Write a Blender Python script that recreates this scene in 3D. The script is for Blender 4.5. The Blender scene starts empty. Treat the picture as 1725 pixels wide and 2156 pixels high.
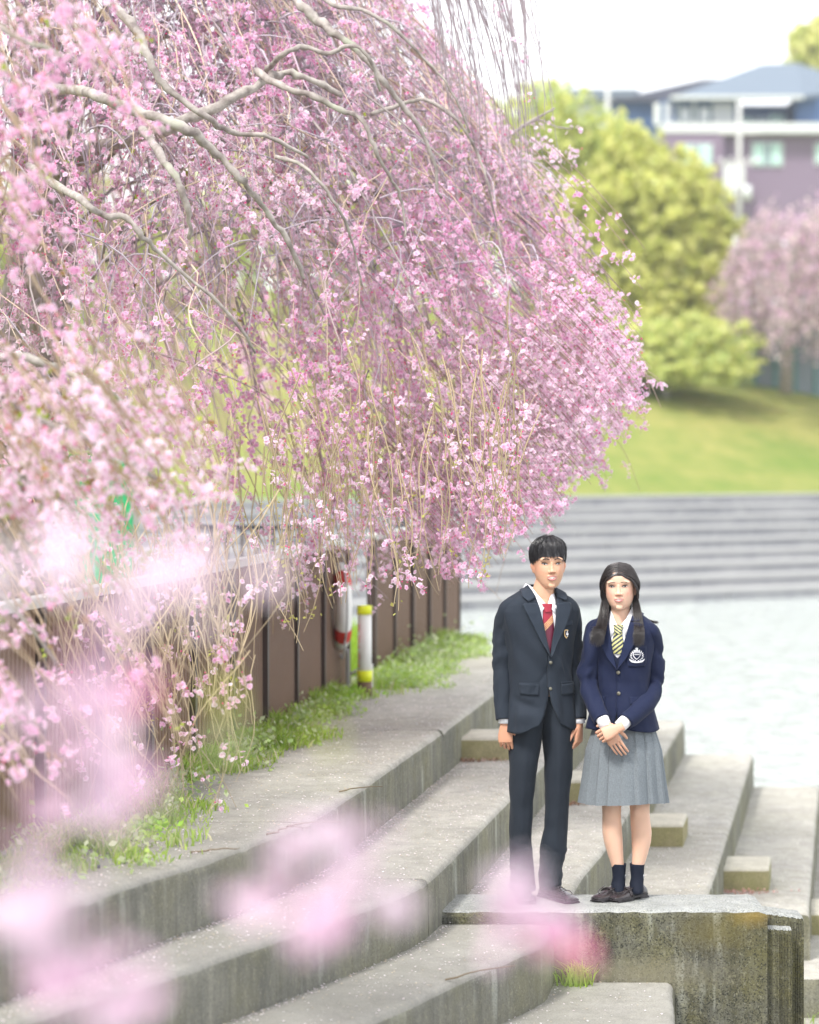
import bpy, bmesh, math, random
import numpy as np
from mathutils import Vector, Matrix, Euler
from mathutils.bvhtree import BVHTree
random.seed(7)
rng = np.random.default_rng(11)
R = math.radians
scene = bpy.context.scene
C = scene.collection

# ------------------------------------------------------------------ camera, world, sun, exposure
CAMZ = 2.18
F = 5642.0           # focal length in units of the 1725-wide photo
cam_d = bpy.data.cameras.new('camera')
cam = bpy.data.objects.new('camera', cam_d)
C.objects.link(cam)
cam.location = (0, 0, CAMZ)
cam.rotation_euler = (R(90), 0, 0)
cam_d.sensor_fit = 'HORIZONTAL'
cam_d.sensor_width = 24.0
cam_d.lens = F / 1725.0 * 24.0
cam_d.shift_y = -131.0 / 1725.0
cam_d.clip_start = 0.1
cam_d.clip_end = 3000
cam_d.dof.use_dof = True
cam_d.dof.focus_distance = 12.95
cam_d.dof.aperture_fstop = 1.5
scene.camera = cam

world = bpy.data.worlds.new("World")
scene.world = world
world.use_nodes = True
wn = world.node_tree.nodes; wl = world.node_tree.links
wn.clear()
w_out = wn.new('ShaderNodeOutputWorld')
w_bg = wn.new('ShaderNodeBackground'); w_bg.inputs['Strength'].default_value = 0.13
w_sky = wn.new('ShaderNodeTexSky'); w_sky.sky_type = 'NISHITA'; w_sky.sun_disc = False
w_sky.sun_elevation = R(52); w_sky.sun_rotation = R(215)
w_sky.air_density = 1.0; w_sky.dust_density = 2.0
w_mix = wn.new('ShaderNodeMix'); w_mix.data_type = 'RGBA'
w_mix.inputs['Factor'].default_value = 0.88            # thin overcast over a blue sky
wl.new(w_sky.outputs[0], w_mix.inputs[6])
w_mix.inputs[7].default_value = (8.9, 9.05, 9.3, 1)
wl.new(w_mix.outputs[2], w_bg.inputs['Color'])
wl.new(w_bg.outputs[0], w_out.inputs['Surface'])

sun_d = bpy.data.lights.new('sun', 'SUN')
sun_d.energy = 2.7; sun_d.angle = R(10); sun_d.color = (1.0, 0.965, 0.91)
sun = bpy.data.objects.new('sun', sun_d); C.objects.link(sun)
sun.location = (-6, -6, 14)
sun.rotation_euler = (R(38), 0, R(-35))

scene.view_settings.view_transform = 'Standard'
scene.view_settings.look = 'None'
scene.view_settings.gamma = 1
scene.view_settings.exposure = 0.82
scene.render.engine = 'CYCLES'
scene.cycles.use_denoising = True
try:
    scene.cycles.denoiser = 'OPENIMAGEDENOISE'
    scene.cycles.denoising_input_passes = 'RGB_ALBEDO_NORMAL'
except Exception:
    pass
scene.cycles.max_bounces = 9
scene.cycles.diffuse_bounces = 5
scene.cycles.glossy_bounces = 2
scene.cycles.transmission_bounces = 4
scene.cycles.transparent_max_bounces = 6
scene.cycles.sample_clamp_indirect = 6
scene.cycles.use_light_tree = False

def A(px, py, Y):
    """the point at depth Y seen at (px, py) of the 1725x2156 photo"""
    return Vector(((px - 862.5) * Y / F, Y, CAMZ - (py - 947.0) * Y / F))

# ------------------------------------------------------------------ materials
def s2l(c):
    return tuple((x/12.92 if x <= .04045 else ((x+.055)/1.055)**2.4) for x in c)

class NT:
    def __init__(s, name):
        s.m = bpy.data.materials.new(name); s.m.use_nodes = True
        s.n = s.m.node_tree.nodes; s.l = s.m.node_tree.links
        s.b = s.n['Principled BSDF']
        s.tc = None
    def coord(s, kind='Object', scale=(1, 1, 1), rot=(0, 0, 0)):
        if s.tc is None: s.tc = s.n.new('ShaderNodeTexCoord')
        mp = s.n.new('ShaderNodeMapping'); mp.inputs['Scale'].default_value = scale; mp.inputs['Rotation'].default_value = rot
        s.l.new(s.tc.outputs[kind], mp.inputs[0]); return mp.outputs[0]
    def noise(s, scale, detail=4, rough=.55, vec=None, dist=0):
        t = s.n.new('ShaderNodeTexNoise'); t.inputs['Scale'].default_value = scale
        t.inputs['Detail'].default_value = detail; t.inputs['Roughness'].default_value = rough
        t.inputs['Distortion'].default_value = dist
        s.l.new(vec if vec is not None else s.coord(), t.inputs['Vector']); return t.outputs[0]
    def voro(s, scale, vec=None, feat='F1', out=0):
        t = s.n.new('ShaderNodeTexVoronoi'); t.feature = feat; t.inputs['Scale'].default_value = scale
        s.l.new(vec if vec is not None else s.coord(), t.inputs['Vector']); return t.outputs[out]
    def ramp(s, fac, stops):
        r = s.n.new('ShaderNodeValToRGB'); e = r.color_ramp.elements
        while len(e) < len(stops): e.new(.5)
        for i, (p, c) in enumerate(stops):
            e[i].position = p; e[i].color = (c, c, c, 1) if isinstance(c, (int, float)) else tuple(c)+(1,)
        s.l.new(fac, r.inputs[0]); return r.outputs[0]
    def mix(s, fac, a, b, mode='MIX'):
        m = s.n.new('ShaderNodeMix'); m.data_type = 'RGBA'; m.blend_type = mode
        for sock, v in ((0, fac), (6, a), (7, b)):
            if hasattr(v, 'is_linked'): s.l.new(v, m.inputs[sock])
            elif isinstance(v, (int, float)): m.inputs[sock].default_value = v if sock == 0 else (v, v, v, 1)
            else: m.inputs[sock].default_value = tuple(v)+(1,)
        return m.outputs[2]
    def math(s, op, a, b=None):
        m = s.n.new('ShaderNodeMath'); m.operation = op
        for i, v in enumerate((a, b)):
            if v is None: continue
            if hasattr(v, 'is_linked'): s.l.new(v, m.inputs[i])
            else: m.inputs[i].default_value = v
        return m.outputs[0]
    def attr(s, name, out=0):
        a = s.n.new('ShaderNodeAttribute'); a.attribute_name = name; return a.outputs[out]
    def bump(s, h, strength=.3, dist=.01):
        b = s.n.new('ShaderNodeBump'); b.inputs['Strength'].default_value = strength; b.inputs['Distance'].default_value = dist
        s.l.new(h, b.inputs['Height']); s.l.new(b.outputs[0], s.b.inputs['Normal'])
    def done(s, col, rough=.7, metal=0, spec=None, **kw):
        if hasattr(col, 'is_linked'): s.l.new(col, s.b.inputs['Base Color'])
        else: s.b.inputs['Base Color'].default_value = tuple(col)+(1,)
        if hasattr(rough, 'is_linked'): s.l.new(rough, s.b.inputs['Roughness'])
        else: s.b.inputs['Roughness'].default_value = rough
        s.b.inputs['Metallic'].default_value = metal
        if spec is not None: s.b.inputs['Specular IOR Level'].default_value = spec
        for k, v in kw.items():
            s.b.inputs[k.replace('_', ' ')].default_value = v
        return s.m

def simple(name, col, rough=.6, metal=0, spec=None, var=.12, scale=8, **kw):
    t = NT(name)
    n = t.noise(scale, 3)
    a = tuple(c*(1-var) for c in col); b = tuple(min(1, c*(1+var)) for c in col)
    return t.done(t.mix(n, a, b), rough, metal, spec, **kw)

def concrete(name, light, dark, moss, moss_amt, streak, speck=.5, litter=0):  # litter: strength of the grey mix at the near end
    t = NT(name)
    big = t.ramp(t.noise(.9, 5, .6), [(.32, 0), (.68, 1)])
    col = t.mix(big, dark, light)
    mid = t.noise(9, 5, .65)
    col = t.mix(t.ramp(mid, [(.35, .55), (.62, 0)]), col, tuple(c*.62 for c in dark))
    if streak:
        st = t.noise(1, 4, .7, vec=t.coord('Object', (16, 16, 1.3)))
        col = t.mix(t.ramp(st, [(.36, .75), (.62, 0)]), col, tuple(c*.5 for c in dark))
        ps = t.noise(1, 3, .6, vec=t.coord('Object', (7, 7, 1.0)))
        col = t.mix(t.ramp(ps, [(.60, 0), (.70, .6)]), col, (.50, .52, .46))
    ms = t.ramp(t.noise(2.3, 5, .7), [(.42, 0), (.66, moss_amt)])
    col = t.mix(ms, col, moss)
    fine = t.noise(120, 2, .7)
    col = t.mix(t.ramp(fine, [(.36, speck), (.5, 0)]), col, tuple(c*.35 for c in dark))
    col = t.mix(t.ramp(t.noise(85, 2, .8), [(.60, 0), (.70, .6*speck)]), col, tuple(min(1, c*1.7) for c in light))
    v = t.noise(38, 3, .8)
    col = t.mix(t.ramp(v, [(.58, 0), (.68, .6*speck)]), col, tuple(min(1, c*f) for c, f in zip(light, (1.45, 1.4, 1.1))))
    if litter:          # grey mixed in more strongly towards the near end, with a noisy edge
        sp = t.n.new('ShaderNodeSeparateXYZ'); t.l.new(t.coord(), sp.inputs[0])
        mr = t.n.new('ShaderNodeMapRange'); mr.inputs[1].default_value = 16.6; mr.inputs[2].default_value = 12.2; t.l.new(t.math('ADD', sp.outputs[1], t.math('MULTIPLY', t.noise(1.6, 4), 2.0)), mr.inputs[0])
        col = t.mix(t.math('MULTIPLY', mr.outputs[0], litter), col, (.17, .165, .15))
    h = t.math('ADD', t.math('MULTIPLY', fine, .5), mid)
    t.bump(h, .45, .012)
    return t.done(col, .9, spec=.25)

M = {}
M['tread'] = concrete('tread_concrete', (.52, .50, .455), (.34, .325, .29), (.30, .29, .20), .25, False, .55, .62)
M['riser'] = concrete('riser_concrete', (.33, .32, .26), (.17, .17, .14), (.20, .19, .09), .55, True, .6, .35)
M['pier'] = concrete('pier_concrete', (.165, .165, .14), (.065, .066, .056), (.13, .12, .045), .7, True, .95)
def pier_mat():
    m = M['pier']; n = m.node_tree.nodes; l = m.node_tree.links; b = n['Principled BSDF']
    src = b.inputs['Base Color'].links[0].from_socket
    tc = n.new('ShaderNodeTexCoord')
    def sph(c, sc, e0, e1):
        mp = n.new('ShaderNodeMapping'); mp.vector_type = 'POINT'; mp.inputs['Location'].default_value = tuple(-c[i]*sc[i] for i in range(3)); mp.inputs['Scale'].default_value = sc
        l.new(tc.outputs['Object'], mp.inputs[0]); vl = n.new('ShaderNodeVectorMath'); vl.operation = 'LENGTH'; l.new(mp.outputs[0], vl.inputs[0])
        nz = n.new('ShaderNodeTexNoise'); nz.inputs['Scale'].default_value = 34; nz.inputs['Detail'].default_value = 8; nz.inputs['Roughness'].default_value = .75; l.new(tc.outputs['Object'], nz.inputs['Vector'])
        ad = n.new('ShaderNodeMath'); ad.operation = 'ADD'; l.new(vl.outputs['Value'], ad.inputs[0]); l.new(nz.outputs[0], ad.inputs[1])
        mr = n.new('ShaderNodeMapRange'); mr.inputs[1].default_value = e0; mr.inputs[2].default_value = e1; mr.inputs[3].default_value = .5; mr.inputs[4].default_value = 0
        l.new(ad.outputs[0], mr.inputs[0]); return mr.outputs[0]
    for c, sc, e0, e1, col in (((1.62, 12.67, -.03), (7, 1, 16), .7, 1.5, (.30, .20, .035)), ((1.45, 12.67, -.09), (4.5, 1, 7), .7, 1.6, (.15, .125, .04)), ((1.05, 12.67, -.30), (1.6, 1, 9), .7, 1.5, (.24, .22, .15))):
        f = sph(c, sc, e0, e1); mx = n.new('ShaderNodeMix'); mx.data_type = 'RGBA'; l.new(f, mx.inputs[0]); l.new(src, mx.inputs[6]); mx.inputs[7].default_value = col+(1,); src = mx.outputs[2]
    l.new(src, b.inputs['Base Color'])
pier_mat()
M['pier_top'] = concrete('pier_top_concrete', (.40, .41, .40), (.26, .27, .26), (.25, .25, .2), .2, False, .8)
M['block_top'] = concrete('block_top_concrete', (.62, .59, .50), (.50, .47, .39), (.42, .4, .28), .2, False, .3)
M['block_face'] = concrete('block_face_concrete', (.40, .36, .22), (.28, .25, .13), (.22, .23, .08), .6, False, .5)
M['far_tread'] = simple('far_step_top', (.31, .31, .305), .9, var=.22, scale=.4)
def far_riser():
    t = NT('far_step_face')
    n = t.noise(1, 4, .6, vec=t.coord('Object', (.5, .5, 1.5)))
    n2 = t.noise(1, 3, .6, vec=t.coord('Object', (3, 3, .5)))
    col = t.mix(t.ramp(n, [(.35, 0), (.65, 1)]), (.185, .19, .21), (.30, .30, .31))
    col = t.mix(t.ramp(n2, [(.45, 0), (.75, .5)]), col, (.38, .38, .38))
    return t.done(col, .9)
M['far_riser'] = far_riser()
M['far_edge'] = simple('far_step_nosing', (.32, .32, .315), .9, var=.15, scale=.5)
M['soil'] = simple('soil', (.16, .12, .075), .95, var=.3, scale=12)

def grass_ground():
    t = NT('grass_ground')
    n = t.noise(.12, 6, .65); n2 = t.noise(1.4, 4, .7)
    col = t.mix(t.ramp(n, [(.36, 0), (.62, 1)]), (.15, .22, .045), (.35, .31, .105))
    col = t.mix(t.ramp(n2, [(.4, .45), (.65, 0)]), col, (.11, .18, .035))
    t.bump(t.noise(20, 3, .7), .6, .06)
    return t.done(col, .95, spec=.1)
M['grass_ground'] = grass_ground()

def leafmat(name, cols, trans=.35, rough=.6, attr='Col'):
    t = NT(name)
    if cols is None:
        col = t.attr(attr)
    else:
        col = t.mix(t.attr('rnd', 2), cols[0], cols[1])
    t.done(col, rough, spec=.2)
    tr = t.n.new('ShaderNodeBsdfTranslucent'); t.l.new(col, tr.inputs['Color'])
    mx = t.n.new('ShaderNodeMixShader'); mx.inputs[0].default_value = trans
    out = [n for n in t.n if n.type == 'OUTPUT_MATERIAL'][0]
    t.l.new(t.b.outputs[0], mx.inputs[1]); t.l.new(tr.outputs[0], mx.inputs[2]); t.l.new(mx.outputs[0], out.inputs[0])
    return t.m
M['leafcol'] = leafmat('leaf_tissue', None, .5)
M['petal'] = leafmat('petal_tissue', None, .55, .55)

def water():
    t = NT('river_water')
    v = t.coord('Object', (1.0, .38, 1))
    n = t.noise(2.6, 5, .65, vec=v, dist=.6)
    n2 = t.noise(9, 3, .6, vec=v)
    h = t.math('ADD', n, t.math('MULTIPLY', n2, .35))
    t.bump(h, .8, .45)
    return t.done(t.mix(t.noise(.08, 3), (.46, .51, .48), (.58, .61, .59)), .08, spec=1.0, IOR=1.5)
M['water'] = water()
M['bark'] = None
def bark():
    t = NT('cherry_bark')
    v = t.coord('Object', (14, 14, 14))
    n = t.noise(1, 4, .6, vec=v)
    col = t.mix(t.ramp(n, [(.35, 0), (.65, 1)]), (.17, .14, .13), (.40, .36, .33))
    col = t.mix(t.ramp(t.noise(5, 3), [(.56, 0), (.68, .6)]), col, (.34, .37, .27))
    t.bump(n, .5, .01)
    return t.done(col, .85)
M['bark'] = bark()
M['twig'] = leafmat('twig_skin', None, 0.0, .7)
M['brown_metal'] = simple('brown_painted_metal', (.175, .108, .072), .55, 0, .28, var=.12, scale=3)
M['dark_post'] = simple('dark_brown_post', (.055, .035, .03), .45, var=.1)
M['alu'] = simple('weathered_aluminium', (.52, .52, .50), .42, .7, var=.15, scale=6)
M['alu_white'] = simple('pale_aluminium_cap', (.78, .78, .76), .4, .2, var=.06, scale=6)
M['dark_metal'] = simple('dark_blue_metal', (.03, .035, .06), .35, .4)
M['white_paint'] = simple('white_paint', (.82, .83, .80), .45, var=.05)
M['red_paint'] = simple('red_tape', (.62, .04, .03), .45, var=.1)
M['yellow'] = simple('fluorescent_yellow_tape', (.78, .86, .015), .4, var=.04)
M['rope'] = simple('grey_rope', (.45, .46, .46), .8)
M['pier_lichen'] = simple('lichen', (.45, .33, .07), .95, var=.3, scale=60)

# ------------------------------------------------------------------ object helpers
def setp(o, label=None, cat=None, group=None, kind=None):
    if label: o['label'] = label
    if cat: o['category'] = cat
    if group: o['group'] = group
    if kind: o['kind'] = kind
    return o

def link(name, me, parent=None, mats=None):
    o = bpy.data.objects.new(name, me); C.objects.link(o)
    if mats is not None:
        for m in (mats if isinstance(mats, (list, tuple)) else [mats]): me.materials.append(m)
    if parent is not None: o.parent = parent
    return o

def empty(name, loc=(0, 0, 0), rz=0, **kw):
    o = bpy.data.objects.new(name, None); C.objects.link(o)
    o.location = loc; o.rotation_euler = (0, 0, rz); o.empty_display_size = .2
    return setp(o, **kw)

def npmesh(name, V, Fc, mat=None, parent=None, smooth=False, col=None, rnd=None, mi=None):
    """V (n,3), Fc (m,3|4) arrays -> object; col is per-vertex rgb"""
    V = np.ascontiguousarray(V, dtype=np.float32); Fc = np.ascontiguousarray(Fc, dtype=np.int32)
    k = Fc.shape[1]
    me = bpy.data.meshes.new(name)
    me.vertices.add(len(V)); me.vertices.foreach_set('co', V.ravel())
    me.loops.add(Fc.size); me.loops.foreach_set('vertex_index', Fc.ravel())
    me.polygons.add(len(Fc)); me.polygons.foreach_set('loop_start', np.arange(0, Fc.size, k, dtype=np.int32))
    if mi is not None: me.polygons.foreach_set('material_index', np.asarray(mi, dtype=np.int32))
    me.update(calc_edges=True)
    me.validate()
    if smooth: me.polygons.foreach_set('use_smooth', np.ones(len(Fc), dtype=bool))
    if col is not None:
        a = me.color_attributes.new('Col', 'FLOAT_COLOR', 'POINT')
        c4 = np.ones((len(V), 4), dtype=np.float32); c4[:, :3] = col
        a.data.foreach_set('color', c4.ravel())
    if rnd is not None:
        a = me.attributes.new('rnd', 'FLOAT', 'POINT'); a.data.foreach_set('value', np.asarray(rnd, dtype=np.float32))
    return link(name, me, parent, mat)

class MB:
    def __init__(s): s.v = []; s.f = []; s.mi = []; s.sm = []
    def add(s, vs, fs, mi=0, sm=False):
        o = len(s.v); s.v += [tuple(v) for v in vs]
        for f in fs: s.f.append([i+o for i in f]); s.mi.append(mi); s.sm.append(sm)
        return s
    def box(s, lo, hi, mi=0, top=None, M4=None, bev=0):
        x0, y0, z0 = lo; x1, y1, z1 = hi
        if bev:
            b = bev; vs = []
            for z, q in ((z0, 0), (z1-b, 0), (z1-b*.3, b*.3), (z1, b)):
                vs += [(x0+q, y0+q, z), (x1-q, y0+q, z), (x1-q, y1-q, z), (x0+q, y1-q, z)]
            fs = [(3, 2, 1, 0)]; ms = [mi]
            for k in range(3):
                for i in range(4):
                    j = (i+1) % 4; fs.append((k*4+i, k*4+j, k*4+4+j, k*4+4+i)); ms.append(mi if k == 0 else (top if top is not None else mi))
            fs.append((12, 13, 14, 15)); ms.append(top if top is not None else mi)
        else:
            vs = [(x0, y0, z0), (x1, y0, z0), (x1, y1, z0), (x0, y1, z0), (x0, y0, z1), (x1, y0, z1), (x1, y1, z1), (x0, y1, z1)]
            fs = [(3, 2, 1, 0), (0, 1, 5, 4), (1, 2, 6, 5), (2, 3, 7, 6), (3, 0, 4, 7), (4, 5, 6, 7)]
            ms = [mi]*5+[top if top is not None else mi]
        if M4 is not None: vs = [M4 @ Vector(v) for v in vs]
        o = len(s.v); s.v += [tuple(v) for v in vs]
        for f, m in zip(fs, ms): s.f.append([i+o for i in f]); s.mi.append(m); s.sm.append(False)
        return s
    def tube(s, pts, rad, n=8, mi=0, cap=True, sm=True):
        pts = [Vector(p) for p in pts]
        if not hasattr(rad, '__len__'): rad = [rad]*len(pts)
        up = Vector((0, 0, 1)); rings = []
        prev = None
        for i, p in enumerate(pts):
            d = (pts[min(i+1, len(pts)-1)] - pts[max(i-1, 0)])
            if d.length < 1e-9: d = Vector((0, 0, 1))
            d.normalize()
            a = prev - d*prev.dot(d) if prev is not None else (up.cross(d) if abs(d.z) < .95 else Vector((1, 0, 0)).cross(d))
            if a.length < 1e-6: a = Vector((1, 0, 0)).cross(d)
            a.normalize(); prev = a; b = d.cross(a)
            rings.append([p + (a*math.cos(t)+b*math.sin(t))*rad[i] for t in [2*math.pi*k/n for k in range(n)]])
        return s.loft(rings, mi, cap, sm)
    def loft(s, rings, mi=0, cap=True, sm=True, closed=True):
        n = len(rings[0]); o = len(s.v)
        for r in rings: s.v += [tuple(v) for v in r]
        for k in range(len(rings)-1):
            for i in range(n if closed else n-1):
                j = (i+1) % n
                s.f.append([o+k*n+i, o+k*n+j, o+(k+1)*n+j, o+(k+1)*n+i]); s.mi.append(mi); s.sm.append(sm)
        if cap:
            s.f.append([o+i for i in range(n)][::-1]); s.mi.append(mi); s.sm.append(sm)
            s.f.append([o+(len(rings)-1)*n+i for i in range(n)]); s.mi.append(mi); s.sm.append(sm)
        return s
    def mesh(s, name):
        me = bpy.data.meshes.new(name); me.from_pydata(s.v, [], s.f)
        me.polygons.foreach_set('material_index', s.mi); me.polygons.foreach_set('use_smooth', s.sm)
        me.update(); return me
    def build(s, name, mats, parent=None, **kw):
        o = link(name, s.mesh(name), parent, mats); return setp(o, **kw)

# ------------------------------------------------------------------ terraces
def lerp_poly(poly, y):
    for (y0, x0), (y1, x1) in zip(poly[:-1], poly[1:]):
        if y <= y1: return x0 + (x1-x0)*(y-y0)/(y1-y0)
    (y0, x0), (y1, x1) = poly[-2:]
    return x0 + (x1-x0)*(y-y0)/(y1-y0)
E = {
 1: [(0, -5.2), (7, -2.5), (10.06, -1.244), (10.6, -1.04), (11.23, -.783), (12.3, -.45), (13.52, -.229), (14.94, 0), (16.41, .24), (18.77, .6), (24.4, 1.5)],
 2: [(4, -4.1), (7, -2.5), (9.29, -1.33), (9.93, -.974), (10.73, -.59), (11.65, -.152), (12.1, .03), (12.34, .093), (12.97, .206), (15.2, .572), (22.2, 1.72)],
 3: [(4, -3.3), (7, -1.9), (10.84, 0), (11.43, .248), (11.91, .474), (12.2, .62), (12.67, .68), (13.1, .75), (14.15, .915), (14.99, 1.085), (16.5, 1.341), (22.2, 2.28)],
 4: [(4, .75), (11.2, 1.14), (11.76, 1.17), (12.67, 1.245), (13.1, 1.34), (16.3, 1.88), (22.2, 2.85)],
 5: [(16.15, 2.41), (16.66, 2.49), (20.57, 3.13), (22.3, 3.42)],
 6: [(15.6, 2.95), (22.3, 4.05)],
}
Z = {0: .49, 1: .49, 2: .21, 3: -.06, 4: -.34, 5: -.62, 6: -.90, 7: -1.13}
def tier(k, ya, yb, joints, label, inner=None, x_in=None):
    root = empty('concrete_terrace', (0, 0, 0), kind='structure', label=label)
    cuts = [ya] + joints + [yb]
    poly = E[k]; z = Z[k]; zb = Z[k+1]-.25 if k < 6 else -2.2
    if k in (4, 5): zb = -2.2
    for a, b in zip(cuts[:-1], cuts[1:]):
        g = .004
        a2, b2 = a+g, b-g
        n = max(2, int((b2-a2)/.07))
        rings = []
        for i in range(n+1):
            y = a2 + (b2-a2)*i/n
            e = min(1, min(i, n-i)/1.0)
            x = lerp_poly(poly, y)
            # smooth corners of the polyline and nibble the nosing
            x = (x + lerp_poly(poly, max(y-.12, poly[0][0])) + lerp_poly(poly, y+.12))/3
            xi = x_in(y) if x_in else x-3
            j = lambda s: random.gauss(0, s)
            chip = abs(random.gauss(0, .003)) + (random.random() < .05)*random.uniform(.004, .014)
            zt = z - (0 if e else .005)
            rings.append([(x+j(.002)+.006, y, zb), (x+j(.002), y, z-.05), (x-.002-chip*.6, y, z-.026-chip),
                          (x-.010-chip, y, z-.010-chip*.6), (x-.028-chip, y, zt-.001), (x-.075, y, zt), (xi, y, zt), (xi, y, zb)])
        mb = MB(); nn = len(rings[0]); 
        for r in rings: mb.v += r
        for q in range(n):
            for i in range(nn-1):
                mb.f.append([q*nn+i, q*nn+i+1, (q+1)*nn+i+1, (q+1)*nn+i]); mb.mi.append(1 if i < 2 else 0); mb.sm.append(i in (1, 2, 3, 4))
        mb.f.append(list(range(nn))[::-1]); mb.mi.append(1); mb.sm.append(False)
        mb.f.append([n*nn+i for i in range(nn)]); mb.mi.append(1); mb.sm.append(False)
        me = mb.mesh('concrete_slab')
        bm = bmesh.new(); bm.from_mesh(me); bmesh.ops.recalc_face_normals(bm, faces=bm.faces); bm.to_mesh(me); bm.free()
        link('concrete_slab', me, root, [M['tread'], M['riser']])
    return root
def e_in(k, d=.25): return lambda y: lerp_poly(E[k], y)-d
tier(1, 1.0, 22.4, [4.1, 8.2, 12.2, 16.2, 19.6], 'topmost grey concrete terrace beside the brown fence, strewn with petals', x_in=lambda y: -3.367+.155*y-.45 if y > 6 else -6.5)
tier(2, 4.2, 22.2, [8.6, 12.33, 16.6], 'second concrete terrace down from the fence', x_in=e_in(1))
tier(3, 5.0, 22.2, [9.0, 12.66, 16.4], 'third concrete terrace down, below the feet of the pair', x_in=e_in(2))
tier(4, 6.0, 22.2, [12.9, 17.6], 'fourth concrete terrace running out towards the water', x_in=e_in(3))
tier(5, 16.15, 22.3, [19.5], 'fifth concrete terrace right of the grey skirt', x_in=e_in(4))
tier(6, 15.6, 22.3, [], 'lowest concrete terrace at the right edge', x_in=e_in(5))
MB().box((1.0, 3, -2.3), (5.2, 22.35, Z[7]), 0).build('landing', M['tread'], kind='structure', label='low concrete landing at the foot of the terraces')

# half-height step blocks standing on each tread
half = [(2, .24, .68, 'cream half step block behind the tall student, highest of the row'),
        (3, .82, 1.17, 'half step block seen between the dark trouser legs'),
        (4, 1.40, 1.735, 'half step block just right of the bare legs'),
        (5, 1.975, 2.28, 'half step block right of the pier end, with pink petals at its foot'),
        (6, 2.50, 2.95, 'half step block cut by the right edge of the frame')]
for k, x0, x1, lab in half:
    z = Z[k]
    mb = MB()
    sk = Matrix(((1, .163, 0, -.163*17.0), (0, 1, 0, 0), (0, 0, 1, 0), (0, 0, 0, 1)))
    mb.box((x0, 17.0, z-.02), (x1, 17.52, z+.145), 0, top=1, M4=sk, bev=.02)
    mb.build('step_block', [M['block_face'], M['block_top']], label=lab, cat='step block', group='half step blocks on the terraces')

# pier wall the pair stands on
pier = empty('pier_wall', (0, 0, 0), label='dark stained concrete pier under the feet of the two students', cat='pier')
def rbox(x0, x1, y0, y1, z0, z1, tilt=0):
    mb = MB(); nx = 40; rings = []
    for i in range(nx+1):
        x = x0+(x1-x0)*i/nx; e = (i in (0, nx))
        j = lambda s=.002: random.gauss(0, s)
        zt = z1 - tilt*(x-x0) - (.012 if e else 0); xx = x
        rings.append([(xx, y0+j(), z0), (xx, y0+j(), zt-.03), (xx, y0+.006+j(), zt-.010+j()), (xx, y0+.028, zt+j()*.5), (xx, y1-.028, zt+j()*.5), (xx, y1-.006, zt-.012), (xx, y1, zt-.03), (xx, y1, z0)])
    nn = 8
    for r in rings: mb.v += r
    for q in range(nx):
        for i in range(nn-1):
            mb.f.append([q*nn+i, (q+1)*nn+i, (q+1)*nn+i+1, q*nn+i+1]); mb.mi.append(1 if i in (2, 3, 4) else 0); mb.sm.append(False)
    mb.f.append(list(range(nn))); mb.mi.append(0); mb.sm.append(False)
    mb.f.append([nx*nn+i for i in range(nn)][::-1]); mb.mi.append(0); mb.sm.append(False)
    return mb
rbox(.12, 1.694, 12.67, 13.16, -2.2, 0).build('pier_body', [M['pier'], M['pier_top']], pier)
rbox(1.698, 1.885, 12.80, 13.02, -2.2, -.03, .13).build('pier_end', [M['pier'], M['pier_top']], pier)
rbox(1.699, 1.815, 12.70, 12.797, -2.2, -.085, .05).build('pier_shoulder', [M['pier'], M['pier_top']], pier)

# ------------------------------------------------------------------ ground left of the fence, river, far bank
def slabpoly(name, pts, z, mat, **kw):
    me = bpy.data.meshes.new(name); me.from_pydata([(x, y, z) for x, y in pts], [], [list(range(len(pts)))]); me.update()
    return setp(link(name, me, None, mat), **kw)
MB().box((-40, -3, -3), (-6.6, 24.6, .46), 0).build('ground', M['grass_ground'], kind='structure', label='grassy ground behind the fence')
gb = MB()
gb.v += [(-6.7, 1, .484), (-3.367+.155*5-.4, 5, .484), (-3.367+.155*24.5+.1, 24.6, .484), (-6.7, 24.6, .484), (-3.367+.155*24.5+.1, 24.6, -3), (-6.7, 24.6, -3), (-3.367+.155*22.3+.1, 22.3, .484), (-3.367+.155*22.3+.1, 22.3, -3)]
gb.f += [[0, 1, 6, 2, 3], [3, 2, 4, 5], [2, 6, 7, 4]]; gb.mi += [0, 1, 1]; gb.sm += [False]*3
gb.build('lawn', [M['grass_ground'], M['riser']], kind='structure', label='green lawn behind the brown fence')
slabpoly('river', [(-400, -20), (450, -20), (450, 160), (-400, 160)], -1.6, M['water'], kind='structure', label='pale rippled river behind the pair')
slabpoly('riverbed', [(-440, -30), (700, -30), (700, 160), (-440, 160)], -3.2, M['soil'], kind='structure', label='river bed')

bd = Vector((math.cos(R(33)), math.sin(R(33)), 0)); bn = Vector((-bd.y, bd.x, 0))
b0 = Vector((1.3, 62.8, 0))
fb = empty('embankment_steps', (0, 0, 0), kind='structure', label='long grey stone steps of the far river bank')
NS = 9; rz = .27; td = 1.25
for k in range(NS):
    z1 = -1.6 + rz*(k+1); z0 = z1-rz-(1.5 if k == 0 else .05)
    st = MB()
    for si in range(-5, 10):
        a = si*8.0; L = 7.97
        o = b0 + bn*(k*td)
        M4 = Matrix.Translation(o + bd*a) @ Matrix.Rotation(R(33), 4, 'Z')
        mb = MB()
        mb.box((0, 0, z0), (L, td+.02, z1-.085), 0, M4=M4)
        mb.box((0, -.02, z1-.085), (L, td+.02, z1), 1, top=2, M4=M4)
        mb.build('stone_step', [M['far_riser'], M['far_edge'], M['far_tread']], fb)
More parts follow.
